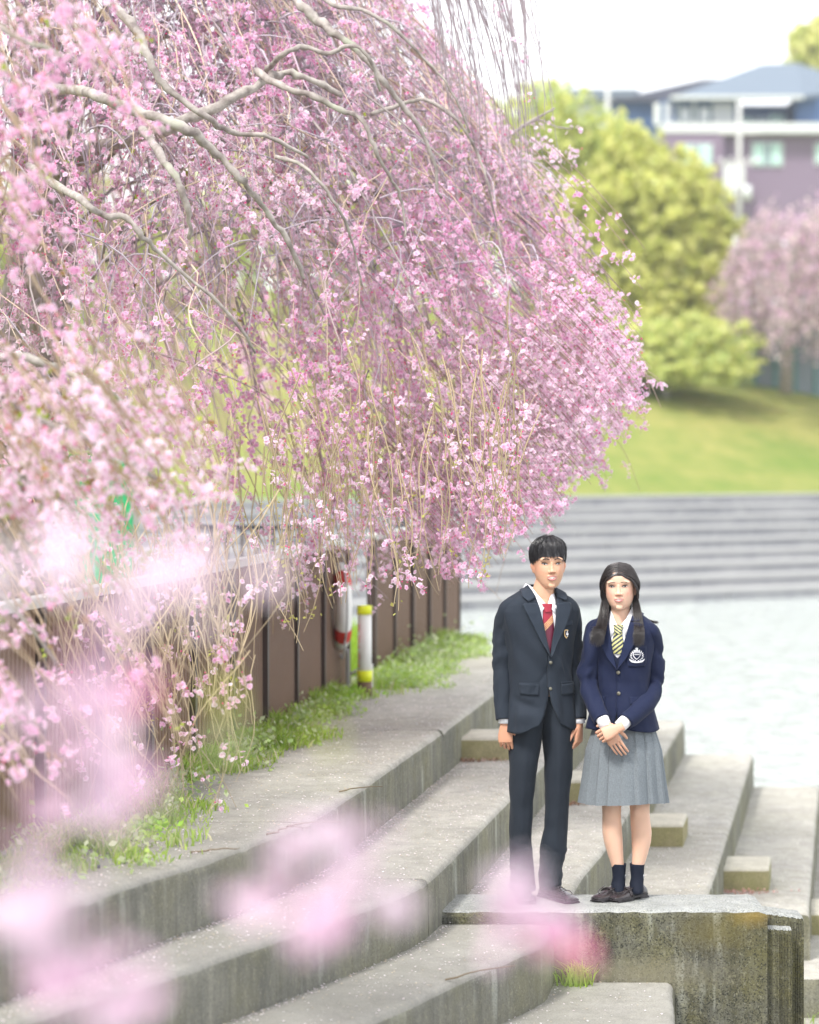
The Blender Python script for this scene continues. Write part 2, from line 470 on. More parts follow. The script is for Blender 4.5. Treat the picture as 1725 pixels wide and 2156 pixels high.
# slope above the steps, out to the horizon
def terrain():
    s0 = b0 + bn*(NS*td)
    prof = [(0, .81), (.4, .83), (4, 1.7), (9, 3.5), (14, 5.2), (20, 6.5), (27, 7.1), (40, 7.6), (70, 9.5), (110, 14), (180, 15), (420, 26)]
    us = list(np.linspace(-60, 110, 60)); us = [-500, -200] + us + [200, 500]
    V = []; Fq = []
    for i, u in enumerate(us):
        for d, z in prof:
            p = s0 + bd*u + bn*d
            zz = z + (.25*math.sin(u*.21+d*.3)+.2*math.sin(u*.09+1)) * min(1, max(0, d-2)/8)
            V.append((p.x, p.y, zz))
    n = len(prof)
    for i in range(len(us)-1):
        for j in range(n-1): Fq.append((i*n+j, i*n+n+j, i*n+n+j+1, i*n+j+1))
    return setp(npmesh('hillside', V, Fq, M['grass_ground'], smooth=True), kind='structure', label='sunlit yellow green grass slope above the far steps')
terrain()
HAZE = 0.0006
# ------------------------------------------------------------------ fence
FD = Vector((.155, 1, 0)).normalized(); FN = Vector((FD.y, -FD.x, 0))   # FN points to the terraces
def fpt(Y): return Vector((-3.367+.155*Y, Y, .49))
FZ = 1.065
ANG = math.atan2(FD.y, FD.x)
def corr_mesh():
    nr = 14; w = .86; h = .96; V = []; Fq = []
    xs = []
    for i in range(nr):
        p = w/nr
        xs += [(i*p, 0), (i*p+p*.12, .010), (i*p+p*.55, .010), (i*p+p*.67, 0)]
    xs.append((w, 0))
    for x, d in xs: V.append((x, -d, 0)); V.append((x, -d, h))
    for i in range(len(xs)-1): Fq.append((2*i, 2*i+2, 2*i+3, 2*i+1))
    o = len(V)
    V += [(0, .02, 0), (w, .02, 0), (w, .02, h), (0, .02, h)]; Fq.append((o+3, o+2, o+1, o))
    me = bpy.data.meshes.new('fence_panel'); me.from_pydata(V, [], Fq); me.update(); me.materials.append(M['brown_metal']); return me
corr = corr_mesh()
def fence(Y0, n, label, last=True):
    root = empty('panel_fence', tuple(fpt(Y0)), ANG, label=label, cat='fence', group='brown corrugated fence runs')
    st = .93
    for i in range(n):
        o = link('fence_panel', corr, root); o.location = (i*st+.04, 0, .05); o.rotation_euler = (R(random.gauss(0, .25)), 0, R(random.gauss(0, .5)))
    pm = MB().box((-.022, -.035, 0), (.022, .035, 1.03), 0).box((.0225, -.028, 0), (.032, -.012, 1.03), 1).mesh('fence_post')
    pm.materials.append(M['dark_post']); pm.materials.append(M['alu'])
    for i in range(n+1):
        o = link('fence_post', pm, root); o.location = (i*st, 0, 0)
    L = n*st
    k = 0; x = 0
    while x < L-.01:
        l = min(2*st, L-x)
        MB().box((x-.02, -.04, 1.02), (x+l-.025, .035, 1.065), 0, bev=.008).build('top_rail', M['alu'], root); x += l
    MB().box((-.02, -.025, .012), (L+.02, .025, .05), 0).build('bottom_rail', M['alu'], root)
    return root
fence(18.81-.93*10*FD.y, 10, 'long near run of brown corrugated fence beside the grass, under the blossoms')
fence(19.92, 5, 'short far run of brown corrugated fence beyond the life ring and marker post')
# return of the far fence, seen end-on, with dark rail and pale corner cap
p = A(890, 1090, 22.6)
g = empty('gate_rail', (0, 0, 0), label='dark rail with bright metal cap above the far fence run', cat='rail')
q0 = A(832, 1078, 23.4); q1 = A(917, 1078, 23.4)
MB().box((q0.x, 23.38, q0.z-.022), (q1.x, 23.44, q0.z+.016), 0).build('rail_bar', M['dark_metal'], g)
MB().box((q0.x, 23.37, q0.z+.017), (q1.x, 23.45, q0.z+.032), 0).build('rail_top', M['alu'], g)
for px in (836, 848, 856): 
    q = A(px, 1090, 23.4); MB().box((q.x-.012, 23.39, .49), (q.x+.012, 23.43, q0.z-.023), 0).build('rail_post', M['dark_metal'], g)
c0 = A(872, 1102, 22.2)
MB().box((-.028, -.06, -.085), (.028, .06, .085), 0, M4=Matrix.Translation(c0) @ Matrix.Rotation(R(27), 4, 'Y'), bev=.01).build('end_cap', M['alu_white'], g)

# life ring hanging on the end of the near fence
def life_ring():
    c = Vector((-.475, 18.45, 1.105))
    root = empty('life_ring', tuple(c), ANG+R(16), label='white life ring with red bands hanging from the fence end', cat='life ring')
    Rr, r = .235, .066; nseg = 64; ns = 14
    mb = MB()
    for i in range(nseg):
        t0 = 2*math.pi*i/nseg
        for j in range(ns):
            p = 2*math.pi*j/ns
            mb.v.append(((Rr+r*math.cos(p))*math.cos(t0), r*.85*math.sin(p), (Rr+r*math.cos(p))*math.sin(t0)))
    red = set()
    for cen in (8, 24, 40, 56):
        red |= {cen-2, cen-1, cen, cen+1}
    mb2 = MB(); mb2.v = list(mb.v)
    for i in range(nseg):
        for j in range(ns):
            f = [i*ns+j, i*ns+(j+1) % ns, ((i+1) % nseg)*ns+(j+1) % ns, ((i+1) % nseg)*ns+j]
            mb.f.append(f); mb.mi.append(0); mb.sm.append(True)
    mb.build('ring_body', M['white_paint'], root)
    for cen in (8, 24, 40, 56):
        b = MB(); rings = []
        for i in range(cen-2, cen+3):
            t0 = 2*math.pi*i/nseg; rr = r+.004
            rings.append([((Rr+rr*math.cos(p))*math.cos(t0), rr*.85*math.sin(p), (Rr+rr*math.cos(p))*math.sin(t0)) for p in [2*math.pi*j/ns for j in range(ns)]])
        b.loft(rings, cap=False).build('red_band', M['red_paint'], root)
    rp = MB()
    for s in range(4):
        pts = []
        for i in range(9):
            t0 = R(45+90*s) + R(90)*i/8; rr = Rr+r+.012+.05*math.sin(math.pi*i/8)
            pts.append((rr*math.cos(t0), -.01, rr*math.sin(t0)))
        rp.tube(pts, .007, 6)
    rp.build('grab_rope', M['rope'], root)
    rp = MB()
    for k, (dx, L) in enumerate(((-.02, .30), (.07, .24))):
        rp.tube([(dx+.035*math.sin(t), -.05, -.30-L/2+L/2*math.cos(t)) for t in np.linspace(0, 2*math.pi, 15)], .006, 6)
    rp.build('throw_line', M['rope'], root)
    mb = MB().tube([(0, .16, .24), (0, .02, .24), (0, -.02, .30)], .009, 6); mb.build('hook', M['dark_metal'], root)
life_ring()

# marker post
mp_ = A(768, 1467, 18.4)
root = empty('marker_post', (mp_.x, 18.4, .49), R(8), label='white marker post with two fluorescent yellow bands beside the fence gap', cat='post')
def cyl(z0, z1, r, mat, name, n=24):
    MB().tube([(0, 0, z0), (0, 0, z1)], r, n).build(name, mat, root)
cyl(0, .11, .050, M['brown_metal'], 'post_base')
cyl(.11, .60, .048, M['white_paint'], 'white_sleeve')
cyl(.10, .175, .053, M['yellow'], 'yellow_band'); cyl(.56, .62, .053, M['yellow'], 'yellow_band')
mk = MB()
for i in range(16):
    z = .20+i*.0185
    if i in (6, 12): continue
    a0 = R(-155)
    for k in range(random.choice((1, 2))):
        a = a0+R(9*k); c, s = math.cos(a), math.sin(a)
        mk.box((-.004, -.0008, 0), (.004, .0008, .011), 0, M4=Matrix.Translation((c*.0487, s*.0487, z+k*.002)) @ Matrix.Rotation(a+R(90), 4, 'Z'))
setp(mk.build('red_lettering', M['red_paint'], root), kind='stuff')
MB().box((.04, -.01, .06), (.058, .01, .22), 0).build('latch_plate', M['alu_white'], root)
# low bar across the gap
q0 = fpt(18.85)+Vector((0, 0, .10)); q1 = fpt(19.9)+Vector((0, 0, .16))
MB().tube([q0, (q0+q1)/2+Vector((0, 0, -.03)), q1], .012, 6).build('fallen_bar', M['dark_post'], label='thin dark bar low across the fence gap', cat='bar')
# dark open railing behind the near fence and green netting at left
def picket(Y, px0, px1, py0, label):
    a = A(px0, py0, Y); b = A(px1, py0, Y)
    r_ = empty('railing', (a.x, Y, .46), 0, label=label, cat='railing')
    L = b.x-a.x; h = a.z-.46
    MB().box((0, -.02, h-.04), (L, .02, h), 0).build('top_rail', M['dark_metal'], r_)
    pm = MB().box((-.014, -.014, 0), (.014, .014, h-.04), 0).mesh('picket'); pm.materials.append(M['dark_post'])
    n = int(L/.13)
    for i in range(n+1):
        o = link('picket', pm, r_); o.location = (i*L/n, 0, 0)
picket(24.3, 380, 640, 1105, 'dark picket railing seen over the near fence')
M['green_net'] = simple('green_sheet', (.03, .42, .17), .6, var=.15, scale=4)
gn = empty('green_screen', (0, 0, 0), label='bright green sheet fence behind the blossoms at far left', cat='screen')
a = A(-60, 950, 20); b = A(285, 968, 20)
for i in range(4):
    x0 = a.x+(b.x-a.x)*i/4; x1 = a.x+(b.x-a.x)*(i+1)/4-.02
    MB().box((x0, 20, .5), (x1, 20.03, a.z-.012*i), 0).build('sheet_panel', M['green_net'], gn)
MB().box((a.x, 19.97, a.z), (b.x, 20.05, a.z+.05), 0).build('top_rail', M['alu'], gn)
MB().box((b.x-.01, 19.97, .5), (b.x+.03, 20.05, a.z), 0).build('end_post', M['alu'], gn)
# ------------------------------------------------------------------ foliage helpers
def leafcloud(name, pts, size, cols, parent, mat=None, flat=.0, kind='stuff', label=None, colsd=.12):
    """quads of about `size` at pts, random orientation; cols list of rgb picked per leaf"""
    n = len(pts); P = np.asarray(pts)
    a = rng.normal(size=(n, 3)); a /= np.linalg.norm(a, axis=1)[:, None]
    b = rng.normal(size=(n, 3)); b -= a*(a*b).sum(1)[:, None]; b /= np.linalg.norm(b, axis=1)[:, None]
    s = (size*rng.uniform(.55, 1.3, n))[:, None]
    V = np.stack([P-a*s*.5, P+b*s*.32, P+a*s*.5, P-b*s*.32], 1).reshape(-1, 3)
    Fq = np.arange(4*n).reshape(n, 4)
    ci = rng.integers(0, len(cols), n); c = np.asarray(cols)[ci]*np.clip(rng.normal(1, colsd, (n, 1)), .5, 1.6)
    o = npmesh(name, V, Fq, mat or M['leafcol'], parent, col=np.repeat(np.clip(c, 0, 1), 4, 0))
    setp(o, label=label, kind=kind); return o

def blobpts(blobs, dens):
    out = []
    for (c, r, k) in blobs:
        n = int(dens*k)
        d = rng.normal(size=(n, 3)); d /= np.linalg.norm(d, axis=1)[:, None]
        rad = rng.uniform(.25, 1, n)**.45
        # leaves sit in many small uneven sprays inside the blob
        nc = max(60, int(260*k)); dc = rng.normal(size=(nc, 3)); dc /= np.linalg.norm(dc, axis=1)[:, None]
        cc = dc*1.25*(rng.uniform(.02, 1.1, nc)**.6)[:, None]; cr = rng.uniform(.05, .17, nc)
        wi = rng.integers(0, nc, n)
        out.append(np.asarray(c)+(cc[wi]+d*rad[:, None]*cr[wi][:, None])*np.asarray(r))
    return np.concatenate(out)

def limb_path(p0, p1, sag, n=7, wob=.05):
    p0 = Vector(p0); p1 = Vector(p1); L = (p1-p0).length; pts = []
    for i in range(n):
        t = i/(n-1); p = p0.lerp(p1, t); p.z += sag*math.sin(math.pi*t)*L
        if 0 < i < n-1: p += Vector([random.gauss(0, wob*L) for _ in range(3)])*.5
        pts.append(p)
    return pts

def tree(base, height, spread, blobs, leaf, dens, cols, label, group, bark=None, cat='tree', nl=7, name='leafy_tree', r0=.16):
    bx, by, bz = base
    root = empty(name, base, label=label, cat=cat, group=group)
    tb = MB(); top = Vector((0, 0, height*.55))
    tb.tube([(0, 0, -.5), (.05, 0, height*.2), (-.05, .1, height*.4), tuple(top)], [r0*1.25, r0, r0*.8, r0*.5], 8)
    tb.build('trunk', bark or M['bark'], root)
    lb = MB()
    for i in range(nl):
        c, r, k = blobs[i % len(blobs)]
        e = Vector(c)-Vector(base)+Vector([random.gauss(0, .3)*q for q in r])
        st = Vector((0, 0, height*random.uniform(.2, .5)))
        lb.tube(limb_path(st, e, .1), [r0*.45*(1-.12*j) for j in range(7)], 5)
    setp(lb.build('limbs', bark or M['bark'], root), kind='stuff')
    pts = blobpts([((c[0]-bx, c[1]-by, c[2]-bz), r, k) for c, r, k in blobs], dens)
    leafcloud('crown', pts, leaf, cols, root)
    return root

YG = [(.74, .74, .27), (.66, .68, .22), (.82, .79, .38), (.56, .62, .19)]
DG = [(.54, .62, .24), (.62, .67, .25), (.44, .55, .20)]
def B(px, py, Y, rx, rz, k=1.0, ry=None):
    c = A(px, py, Y); return ((c.x, c.y, c.z), (rx*Y/F, (ry or rx)*Y/F*.8, rz*Y/F), k)
# big fresh green tree in the middle (leaf mass 1050..1560 x 250..760)
Y = 98
blobs = [B(1330, 340, Y, 62, 85, .8), B(1395, 430, Y, 110, 95, 1.4), B(1465, 475, Y, 60, 90, 1.0), B(1290, 470, Y, 95, 110, 1.3), B(1490, 620, Y, 78, 100, 1.3),
         B(1380, 560, Y, 120, 70, .7), B(1250, 620, Y, 90, 90, .8), B(1520, 720, Y, 50, 60, .7), B(1400, 700, Y, 130, 70, 1.2), B(1300, 700, Y, 120, 80, 1.1), B(1360, 620, Y, 150, 90, .8), B(1500, 520, Y, 60, 70, .8), B(1440, 400, Y, 60, 60, .6), B(1220, 520, Y, 80, 120, .9)]
bs = A(1370, 800, Y); tree((bs.x, Y, bs.z-1), 9, 5, blobs, .26, 4700, YG, 'big fresh yellow green tree in front of the mauve house', 'trees on the far bank')
Y = 100
blobs = [B(1230, 330, Y, 100, 90, 1.2), B(1290, 420, Y, 90, 120, 1), B(1150, 270, Y, 100, 80, 1), B(1130, 330, Y, 90, 110, 1.2), B(1060, 430, Y, 90, 110, 1), B(1180, 420, Y, 60, 120, .9), B(1180, 560, Y, 90, 100, 1), B(1000, 300, Y, 80, 90, .7), B(940, 480, Y, 110, 170, 1)]
bs = A(1100, 800, Y); tree((bs.x, Y, bs.z-1), 9, 5, blobs, .26, 3600, DG+YG, 'darker green tree half hidden behind the blossom edge', 'trees on the far bank')
Y = 93
blobs = [B(1400, 785, Y, 150, 26, .9), B(1240, 785, Y, 130, 30, .8), B(1420, 770, Y, 150, 30, .9), B(1280, 770, Y, 120, 35, .8), B(1450, 730, Y, 120, 55, 1.2), B(1330, 740, Y, 100, 60, 1), B(1200, 740, Y, 120, 70, 1), B(1060, 740, Y, 130, 80, 1)]
bs = A(1400, 800, Y); tree((bs.x, Y, bs.z-.6), 2, 3, blobs, .22, 5600, YG+DG, 'low green bushes along the top of the grass slope', None, name='bush', cat='bush', r0=.1)
# tree top behind the house roof
Y = 190
blobs = [B(1725, 110, Y, 60, 45, 1), B(1700, 85, Y, 35, 28, .6), B(1760, 70, Y, 50, 40, .6)]
bs = A(1740, 240, Y); tree((bs.x, Y, bs.z), 6, 3, blobs, .7, 1500, YG, 'yellow green treetop rising behind the slate roof', 'trees on the far bank', name='distant_tree')
# left background wood behind the crown
blobs = []
for px, py in ((-40, 560), (120, 480), (260, 560), (420, 500), (560, 420), (700, 500), (820, 420), (60, 760), (300, 780), (560, 740), (800, 700)):
    blobs.append(B(px, py, 110, 130, 130, .8))
pts = blobpts(blobs, 2600)
leafcloud('distant_woods', pts, .5, DG+YG, None, kind='stuff', label='green wood behind the cherry on the far bank')
# weeping pink tree at the right
def far_weeping(px, py_base, Y, label, cols, n=330):
    b = A(px, py_base, Y); root = empty('weeping_tree', tuple(b), label=label, cat='tree', group='pink weeping trees on the far bank')
    H = 6.2; tb = MB().tube([(0, 0, -.5), (.1, 0, 1.6), (-.1, 0, 3.2), (0, 0, 4.6)], [.24, .18, .14, .08], 8)
    tb.build('trunk', M['bark'], root)
    lb = MB(); pts = []
    for i in range(n):
        a = random.uniform(0, 2*math.pi); r = 3.0*math.sqrt(random.uniform(.03, 1)); top = 5.9-1.9*(r/3.0)**2+random.gauss(0, .3)
        low = max(.6, top-random.uniform(1.2, 4.2))
        x, y = r*math.cos(a), r*math.sin(a)
        pp = []
        for j in range(5):
            t = j/4; q = (x*(.72+.28*t), y*(.72+.28*t), top+.3*(1-t)-(top-low)*t); pp.append(q)
        lb.tube(pp, .016, 3, cap=False)
        for q in range(24):
            t = random.random(); j = min(3, int(t*4)); w = t*4-j
            pts.append([pp[j][k]*(1-w)+pp[j+1][k]*w+random.gauss(0, .12) for k in range(3)])
    for i in range(16):
        a = random.uniform(0, 2*math.pi); r = random.uniform(1.5, 2.8)
        lb.tube(limb_path((0, 0, random.uniform(2, 4.4)), (r*math.cos(a), r*math.sin(a), 5.6-.22*r*r), .12), [.07-.007*j for j in range(7)], 5)
    setp(lb.build('branches', M['bark'], root), kind='stuff')
    leafcloud('crown', np.array(pts), .17, cols, root)
PK = [(.84, .52, .70), (.90, .68, .80), (.74, .48, .72), (.70, .58, .54), (.82, .72, .66)]
far_weeping(1655, 800, 96, 'pale pink weeping tree at the right edge below the mauve house', PK)
far_weeping(1790, 790, 92, 'pink weeping tree cut by the right edge of the frame', PK)
# dark green hoarding under the pink tree
q0 = A(1590, 650, 99); q1 = A(1760, 800, 99)
hb = empty('mesh_fence', (q0.x, 99, q1.z-1), label='blue green mesh fence behind the pink weeping tree', cat='fence')
M['teal'] = simple('teal_paint', (.10, .28, .25), .6); M['greyblue'] = simple('grey_blue_sheet', (.22, .26, .29), .8, var=.15, scale=1)
W_ = q1.x-q0.x; H_ = q0.z-q1.z+1
for i in range(4):
    MB().box((i*W_/4+.06, 0, 0), ((i+1)*W_/4-.06, .05, H_), 0).build('fence_panel', M['greyblue'], hb)
for i in range(5):
    MB().box((i*W_/4-.05, -.06, 0), (i*W_/4+.05, .1, H_+.6*(i == 0)), 0).build('fence_post', M['teal'], hb)

# ------------------------------------------------------------------ houses
M['roof'] = simple('grey_roof_tiles', (.13, .165, .21), .8, var=.08, scale=3)
M['roof2'] = simple('brown_grey_roof', (.075, .08, .11), .8, var=.08, scale=3)
M['mauve'] = simple('mauve_brick_cladding', (.19, .14, .20), .85, var=.14, scale=6)
M['navy'] = simple('dark_blue_cladding', (.035, .085, .19), .7, var=.15, scale=2)
M['cream'] = simple('cream_render', (.58, .60, .60), .8, var=.05)
M['glass'] = simple('window_glass', (.09, .17, .20), .12, 0, .8, var=.3, scale=.3)
M['curtain'] = simple('pale_green_curtain', (.42, .60, .55), .8, var=.12, scale=2)
M['white_curtain'] = simple('white_curtain', (.74, .76, .76), .8, var=.05)
M['pale_blue'] = simple('pale_blue_building', (.42, .46, .50), .8, var=.08)
HY = 172.0
house = empty('house', tuple(A(1560, 420, HY)), label='mauve two storey house with grey hip roof and white balcony band', cat='house')
ho = house.location.copy()
def hbox(px0, px1, py0, py1, y0, y1, mat, name, parent=house, bev=0):
    """box between photo columns/rows at the facade depth; y0,y1 metres in front of / behind it"""
    a = A(px0, py1, HY)-ho; b = A(px1, py0, HY)-ho
    o = MB().box((a.x, y0, a.z), (b.x, y1, b.z), 0).build(name, mat, parent); return o
hbox(1397, 1800, 283, 470, 0, 9, M['mauve'], 'lower_wall')
hbox(1397, 1520, 283, 470, -.9, -.003, M['mauve'], 'bay_wall')
hbox(1394, 1800, 262, 282.8, -1.0, 9, M['cream'], 'balcony_band')
hbox(1394, 1560, 206, 261.9, 1.2, 9, M['navy'], 'upper_wall')
hbox(1560, 1672, 211, 261.9, 2.4, 9, M['navy'], 'recess_wall')
hbox(1677, 1800, 203, 261.9, .3, 9, M['navy'], 'corner_wall')
for x0, x1 in ((1404, 1414), (1462, 1470), (1505, 1549), (1427, 1431)):
    hbox(x0, x1, 212, 261.8, 1.0, 1.19, M['cream'], 'wall_pier')
for i, (x0, x1) in enumerate(((1432, 1461), (1471, 1504))):
    w = hbox(x0, x1, 218, 258, 1.12, 1.18, M['glass'], 'window')
    hbox(x0+8, x1-8, 222, 250, 1.02, 1.115, M['white_curtain'], 'curtain', w).parent = house
w = hbox(1568, 1650, 236, 260, 2.3, 2.39, M['glass'], 'window')
hbox(1632, 1662, 232, 260, 2.2, 2.29, M['curtain'], 'curtain'); hbox(1568, 1592, 240, 260, 2.2, 2.29, M['curtain'], 'curtain')
def hwin(x0, x1, y0, y1, d):
    hbox(x0-3, x1+3, y0-3, y1+3, d-.10, d-.004, M['cream'], 'window_frame')
    m = (x0+x1)/2
    for a, b, q in ((x0, m-2, 0), (m+2, x1, 1)):
        hbox(a, b, y0, y1, d-.16, d-.104, M['glass'], 'pane')
        hbox(a+(5 if q else 1), b-(1 if q else 5), y0+1, y1-1, d-.2, d-.164, M['curtain'], 'curtain')
hwin(1430, 1494, 309, 352, -.9); hwin(1585, 1646, 302, 348, 0); hwin(1718, 1770, 304, 344, 0)
hbox(1519, 1562, 352, 400, -1.6, -.95, M['cream'], 'air_conditioner')
# roof: hip
def roof(pts, faces, mat, name):
    V = [A(px, py, HY+d)-ho for px, py, d in pts]
    me = bpy.data.meshes.new(name); me.from_pydata([tuple(v) for v in V], [], faces); me.update()
    o = link(name, me, house, mat); s = o.modifiers.new('s', 'SOLIDIFY'); s.thickness = .25; s.offset = 0; return o
roof([(1408, 210, -.6), (1690, 206, -.8), (1677, 136, 4.5), (1605, 138, 4.5), (1420, 206, 9), (1850, 190, 4.5), (1850, 206, 9)],
     [(0, 1, 2, 3), (0, 3, 4), (1, 5, 2), (2, 5, 6), (3, 2, 6, 4)], M['roof'], 'roof')
hbox(1410, 1688, 205, 212, -1.0, -.82, M['cream'], 'gutter')
roof([(1332, 200, 10), (1480, 168, 10), (1560, 168, 10), (1560, 205, 16), (1395, 214, 10)], [(0, 4, 2, 1), (1, 2, 3)], M['roof2'], 'rear_roof')
hbox(1545, 1570, 143, 160, 7, 8, M['cream'], 'ridge_vent')
h2 = empty('house', tuple(A(1345, 350, 176)), label='dark navy house half behind the green tree', cat='house'); ho2 = h2.location
def h2box(px0, px1, py0, py1, y0, y1, mat, name):
    a = A(px0, py1, 176)-ho2; b = A(px1, py0, 176)-ho2
    MB().box((a.x, y0, a.z), (b.x, y1, b.z), 0).build(name, mat, h2)
h2box(1296, 1393, 214, 440, 0, 8, M['navy'], 'wall'); h2box(1290, 1393, 205, 213.7, -.6, 8, M['roof2'], 'eave')
h2box(1382, 1392.5, 250, 300, -.3, -.01, M['cream'], 'downpipe')
h3 = empty('building', tuple(A(1230, 300, 210)), label='pale blue distant building left of the dark house', cat='building'); ho3 = h3.location
def h3box(px0, px1, py0, py1, y0, y1, mat, name):
    a = A(px0, py1, 210)-ho3; b = A(px1, py0, 210)-ho3
    MB().box((a.x, y0, a.z), (b.x, y1, b.z), 0).build(name, mat, h3)
h3box(1120, 1330, 212, 420, 0, 10, M['pale_blue'], 'wall'); h3box(1105, 1345, 190, 211.7, -1, 11, M['roof'], 'roof')
h3box(900, 1119.6, 240, 420, 2, 10, M['cream'], 'side_wall')
h4 = empty('building', tuple(A(1400, 700, 120)), label='low cream building seen through the green tree', cat='building')
a = A(1232, 720, 120)-h4.location; b = A(1500, 545, 120)-h4.location
MB().box((a.x, 0, a.z-2), (b.x, 5, b.z), 0).build('wall', M['cream'], h4)
MB().box((a.x-.3, -.3, b.z+.003), (b.x+.3, 5.3, b.z+.35), 0).build('roof_edge', M['pale_blue'], h4)
for i in range(4):
    x = a.x+1+i*1.35
    MB().box((x, -.05, b.z-2.2), (x+.8, -.003, b.z-1.1), 0).build('window', M['glass'], h4)
c = A(1232, 480, 118); MB().box((c.x-.4, 118, c.z-3), (c.x+.3, 118.6, c.z+1.2), 0).build('white_panel', M['cream'], label='narrow white panel between blossom edge and green tree', cat='panel')
# utility poles
M['pole'] = simple('concrete_pole', (.50, .50, .48), .8)
def upole(px, py0, py1, Y, r, label, fit=True):
    t = A(px, py0, Y); b = A(px, py1, Y)
    root = empty('utility_pole', tuple(b), label=label, cat='utility pole', group='concrete utility poles')
    h = t.z-b.z
    MB().tube([(0, 0, 0), (0, 0, h)], [r*1.2, r], 10).build('pole', M['pole'], root)
    if fit:
        for z in (h*.62, h*.80):
            MB().box((-1.1, -.06, z), (1.1, .06, z+.1), 0).build('crossarm', M['pole'], root)
            for x in (-1, -.5, .5, 1):
                MB().tube([(x, 0, z+.1), (x, 0, z+.32)], .07, 6).build('insulator', M['white_paint'], root)
        for sx in (-.45, .45):
            MB().tube([(sx, 0, h*.40), (sx, 0, h*.40+.8)], .24, 10).build('transformer', M['cream'], root)
    return root
upole(1280, 85, 700, 128, .10, 'tall thin pale utility pole rising above the green tree', False)
upole(1557, 212, 560, 150, .12, 'utility pole with transformers in front of the mauve house')
def wire(p, q, sag, r=.02):
    pts = []
    for i in range(13):
        t = i/12; v = p.lerp(q, t); v.z -= sag*4*t*(1-t); pts.append(v)
    return MB().tube(pts, r, 4)
wr = wire(A(1557, 250, 149.6), A(1385, 262, 149), .5)
wr.build('cable', M['pole'], label='sagging cable from the fitted pole towards the dark house', cat='cable')
for i in range(5):
    c = A(1384, 222+i*9.5, 149); MB().tube([c-Vector((.16, 0, 0)), c+Vector((.16, 0, 0))], .11, 8).build('insulator', M['white_paint'], label=['topmost', 'second from the top', 'middle', 'second from the bottom', 'lowest'][i]+' white insulator of the stack before the dark house', cat='insulator', group='insulators stacked before the dark house')
# ------------------------------------------------------------------ people
from mathutils import noise as mnoise
def cloth(name, col, rough=.8, weave=0, sheen=.04, var=.10, check=False):
    t = NT(name)
    n = t.noise(3.5, 4, .6)
    c = t.mix(n, tuple(x*(1-var) for x in col), tuple(x*(1+var) for x in col))
    if check:
        w = t.noise(1, 2, .6, vec=t.coord('Object', (420, 420, 60)))
        c = t.mix(t.ramp(w, [(.4, .5), (.6, 0)]), c, tuple(x*.6 for x in col))
        w2 = t.noise(1, 2, .6, vec=t.coord('Object', (90, 90, 400)))
        c = t.mix(t.ramp(w2, [(.5, 0), (.7, .35)]), c, tuple(min(1, x*1.5) for x in col))
    t.bump(t.noise(9, 4, .6), .35, .012)
    m = t.done(c, rough, spec=.25)
    t.b.inputs['Sheen Weight'].default_value = sheen; t.b.inputs['Sheen Roughness'].default_value = .5
    return m
M['suit'] = cloth('charcoal_suit_wool', (.016, .0225, .034))
M['suit_sheen'] = cloth('charcoal_wool_sheen', (.020, .028, .042))  # lighter copy of the suit wool, lapel sheen put into the colour
M['trouser'] = cloth('charcoal_trouser_wool', (.014, .0195, .029))
M['navy_wool'] = cloth('navy_blazer_wool', (.0065, .0115, .040))
M['navy_lapel'] = cloth('navy_lapel_wool', (.0085, .0145, .048))
M['vest'] = cloth('dark_navy_knit', (.014, .020, .050))
M['skirt'] = cloth('grey_check_wool', (.165, .187, .205), check=True, var=.05)
M['shirt'] = cloth('white_cotton', (.84, .84, .88), var=.02, sheen=0)
M['sock'] = cloth('navy_sock_knit', (.005, .008, .019), sheen=0)
M['tie_red'] = simple('crimson_silk', (.30, .008, .030), .45, var=.15, scale=40)
M['tie_wine'] = simple('wine_silk', (.12, .010, .032), .45, var=.15, scale=40)
M['gold'] = simple('gold_thread', (.70, .48, .22), .5)
M['tie_yellow'] = simple('pale_yellow_silk', (.46, .45, .19), .45, var=.06)
M['tie_navy'] = simple('navy_silk', (.012, .016, .04), .45)
M['hair'] = simple('black_hair', (.018, .016, .019), .30, spec=.8, var=.4, scale=60)
M['hair2'] = simple('brown_black_hair', (.026, .019, .019), .32, spec=.8, var=.3, scale=60)
M['leather'] = simple('dark_brown_leather', (.032, .026, .028), .22, spec=.6, var=.15)
M['sole'] = simple('shoe_sole', (.03, .026, .03), .5)
M['button_metal'] = simple('dull_metal_button', (.20, .19, .15), .35, .7)
M['eye_white'] = simple('eye_white', (.72, .68, .66), .3)
M['iris'] = simple('dark_iris', (.025, .012, .008), .15, spec=.8)
M['lash'] = simple('lash_line', (.035, .022, .02), .7)
M['brow'] = simple('brow_hair', (.06, .038, .03), .8)
M['lips'] = simple('lips', (.52, .20, .19), .4, var=.08)
M['teeth'] = simple('teeth', (.85, .82, .76), .25, var=.02)
M['mouth'] = simple('mouth_inside', (.16, .03, .03), .6)
M['emb'] = simple('silver_white_thread', (.80, .80, .84), .5, var=.1, scale=300)
def skin():
    t = NT('skin')
    m = t.done(t.attr('Col'), .48, spec=.35)
    t.b.inputs['Subsurface Weight'].default_value = .18
    t.b.inputs['Subsurface Radius'].default_value = (.02, .008, .004)
    t.b.inputs['Subsurface Scale'].default_value = .35
    return m
M['skin'] = skin()

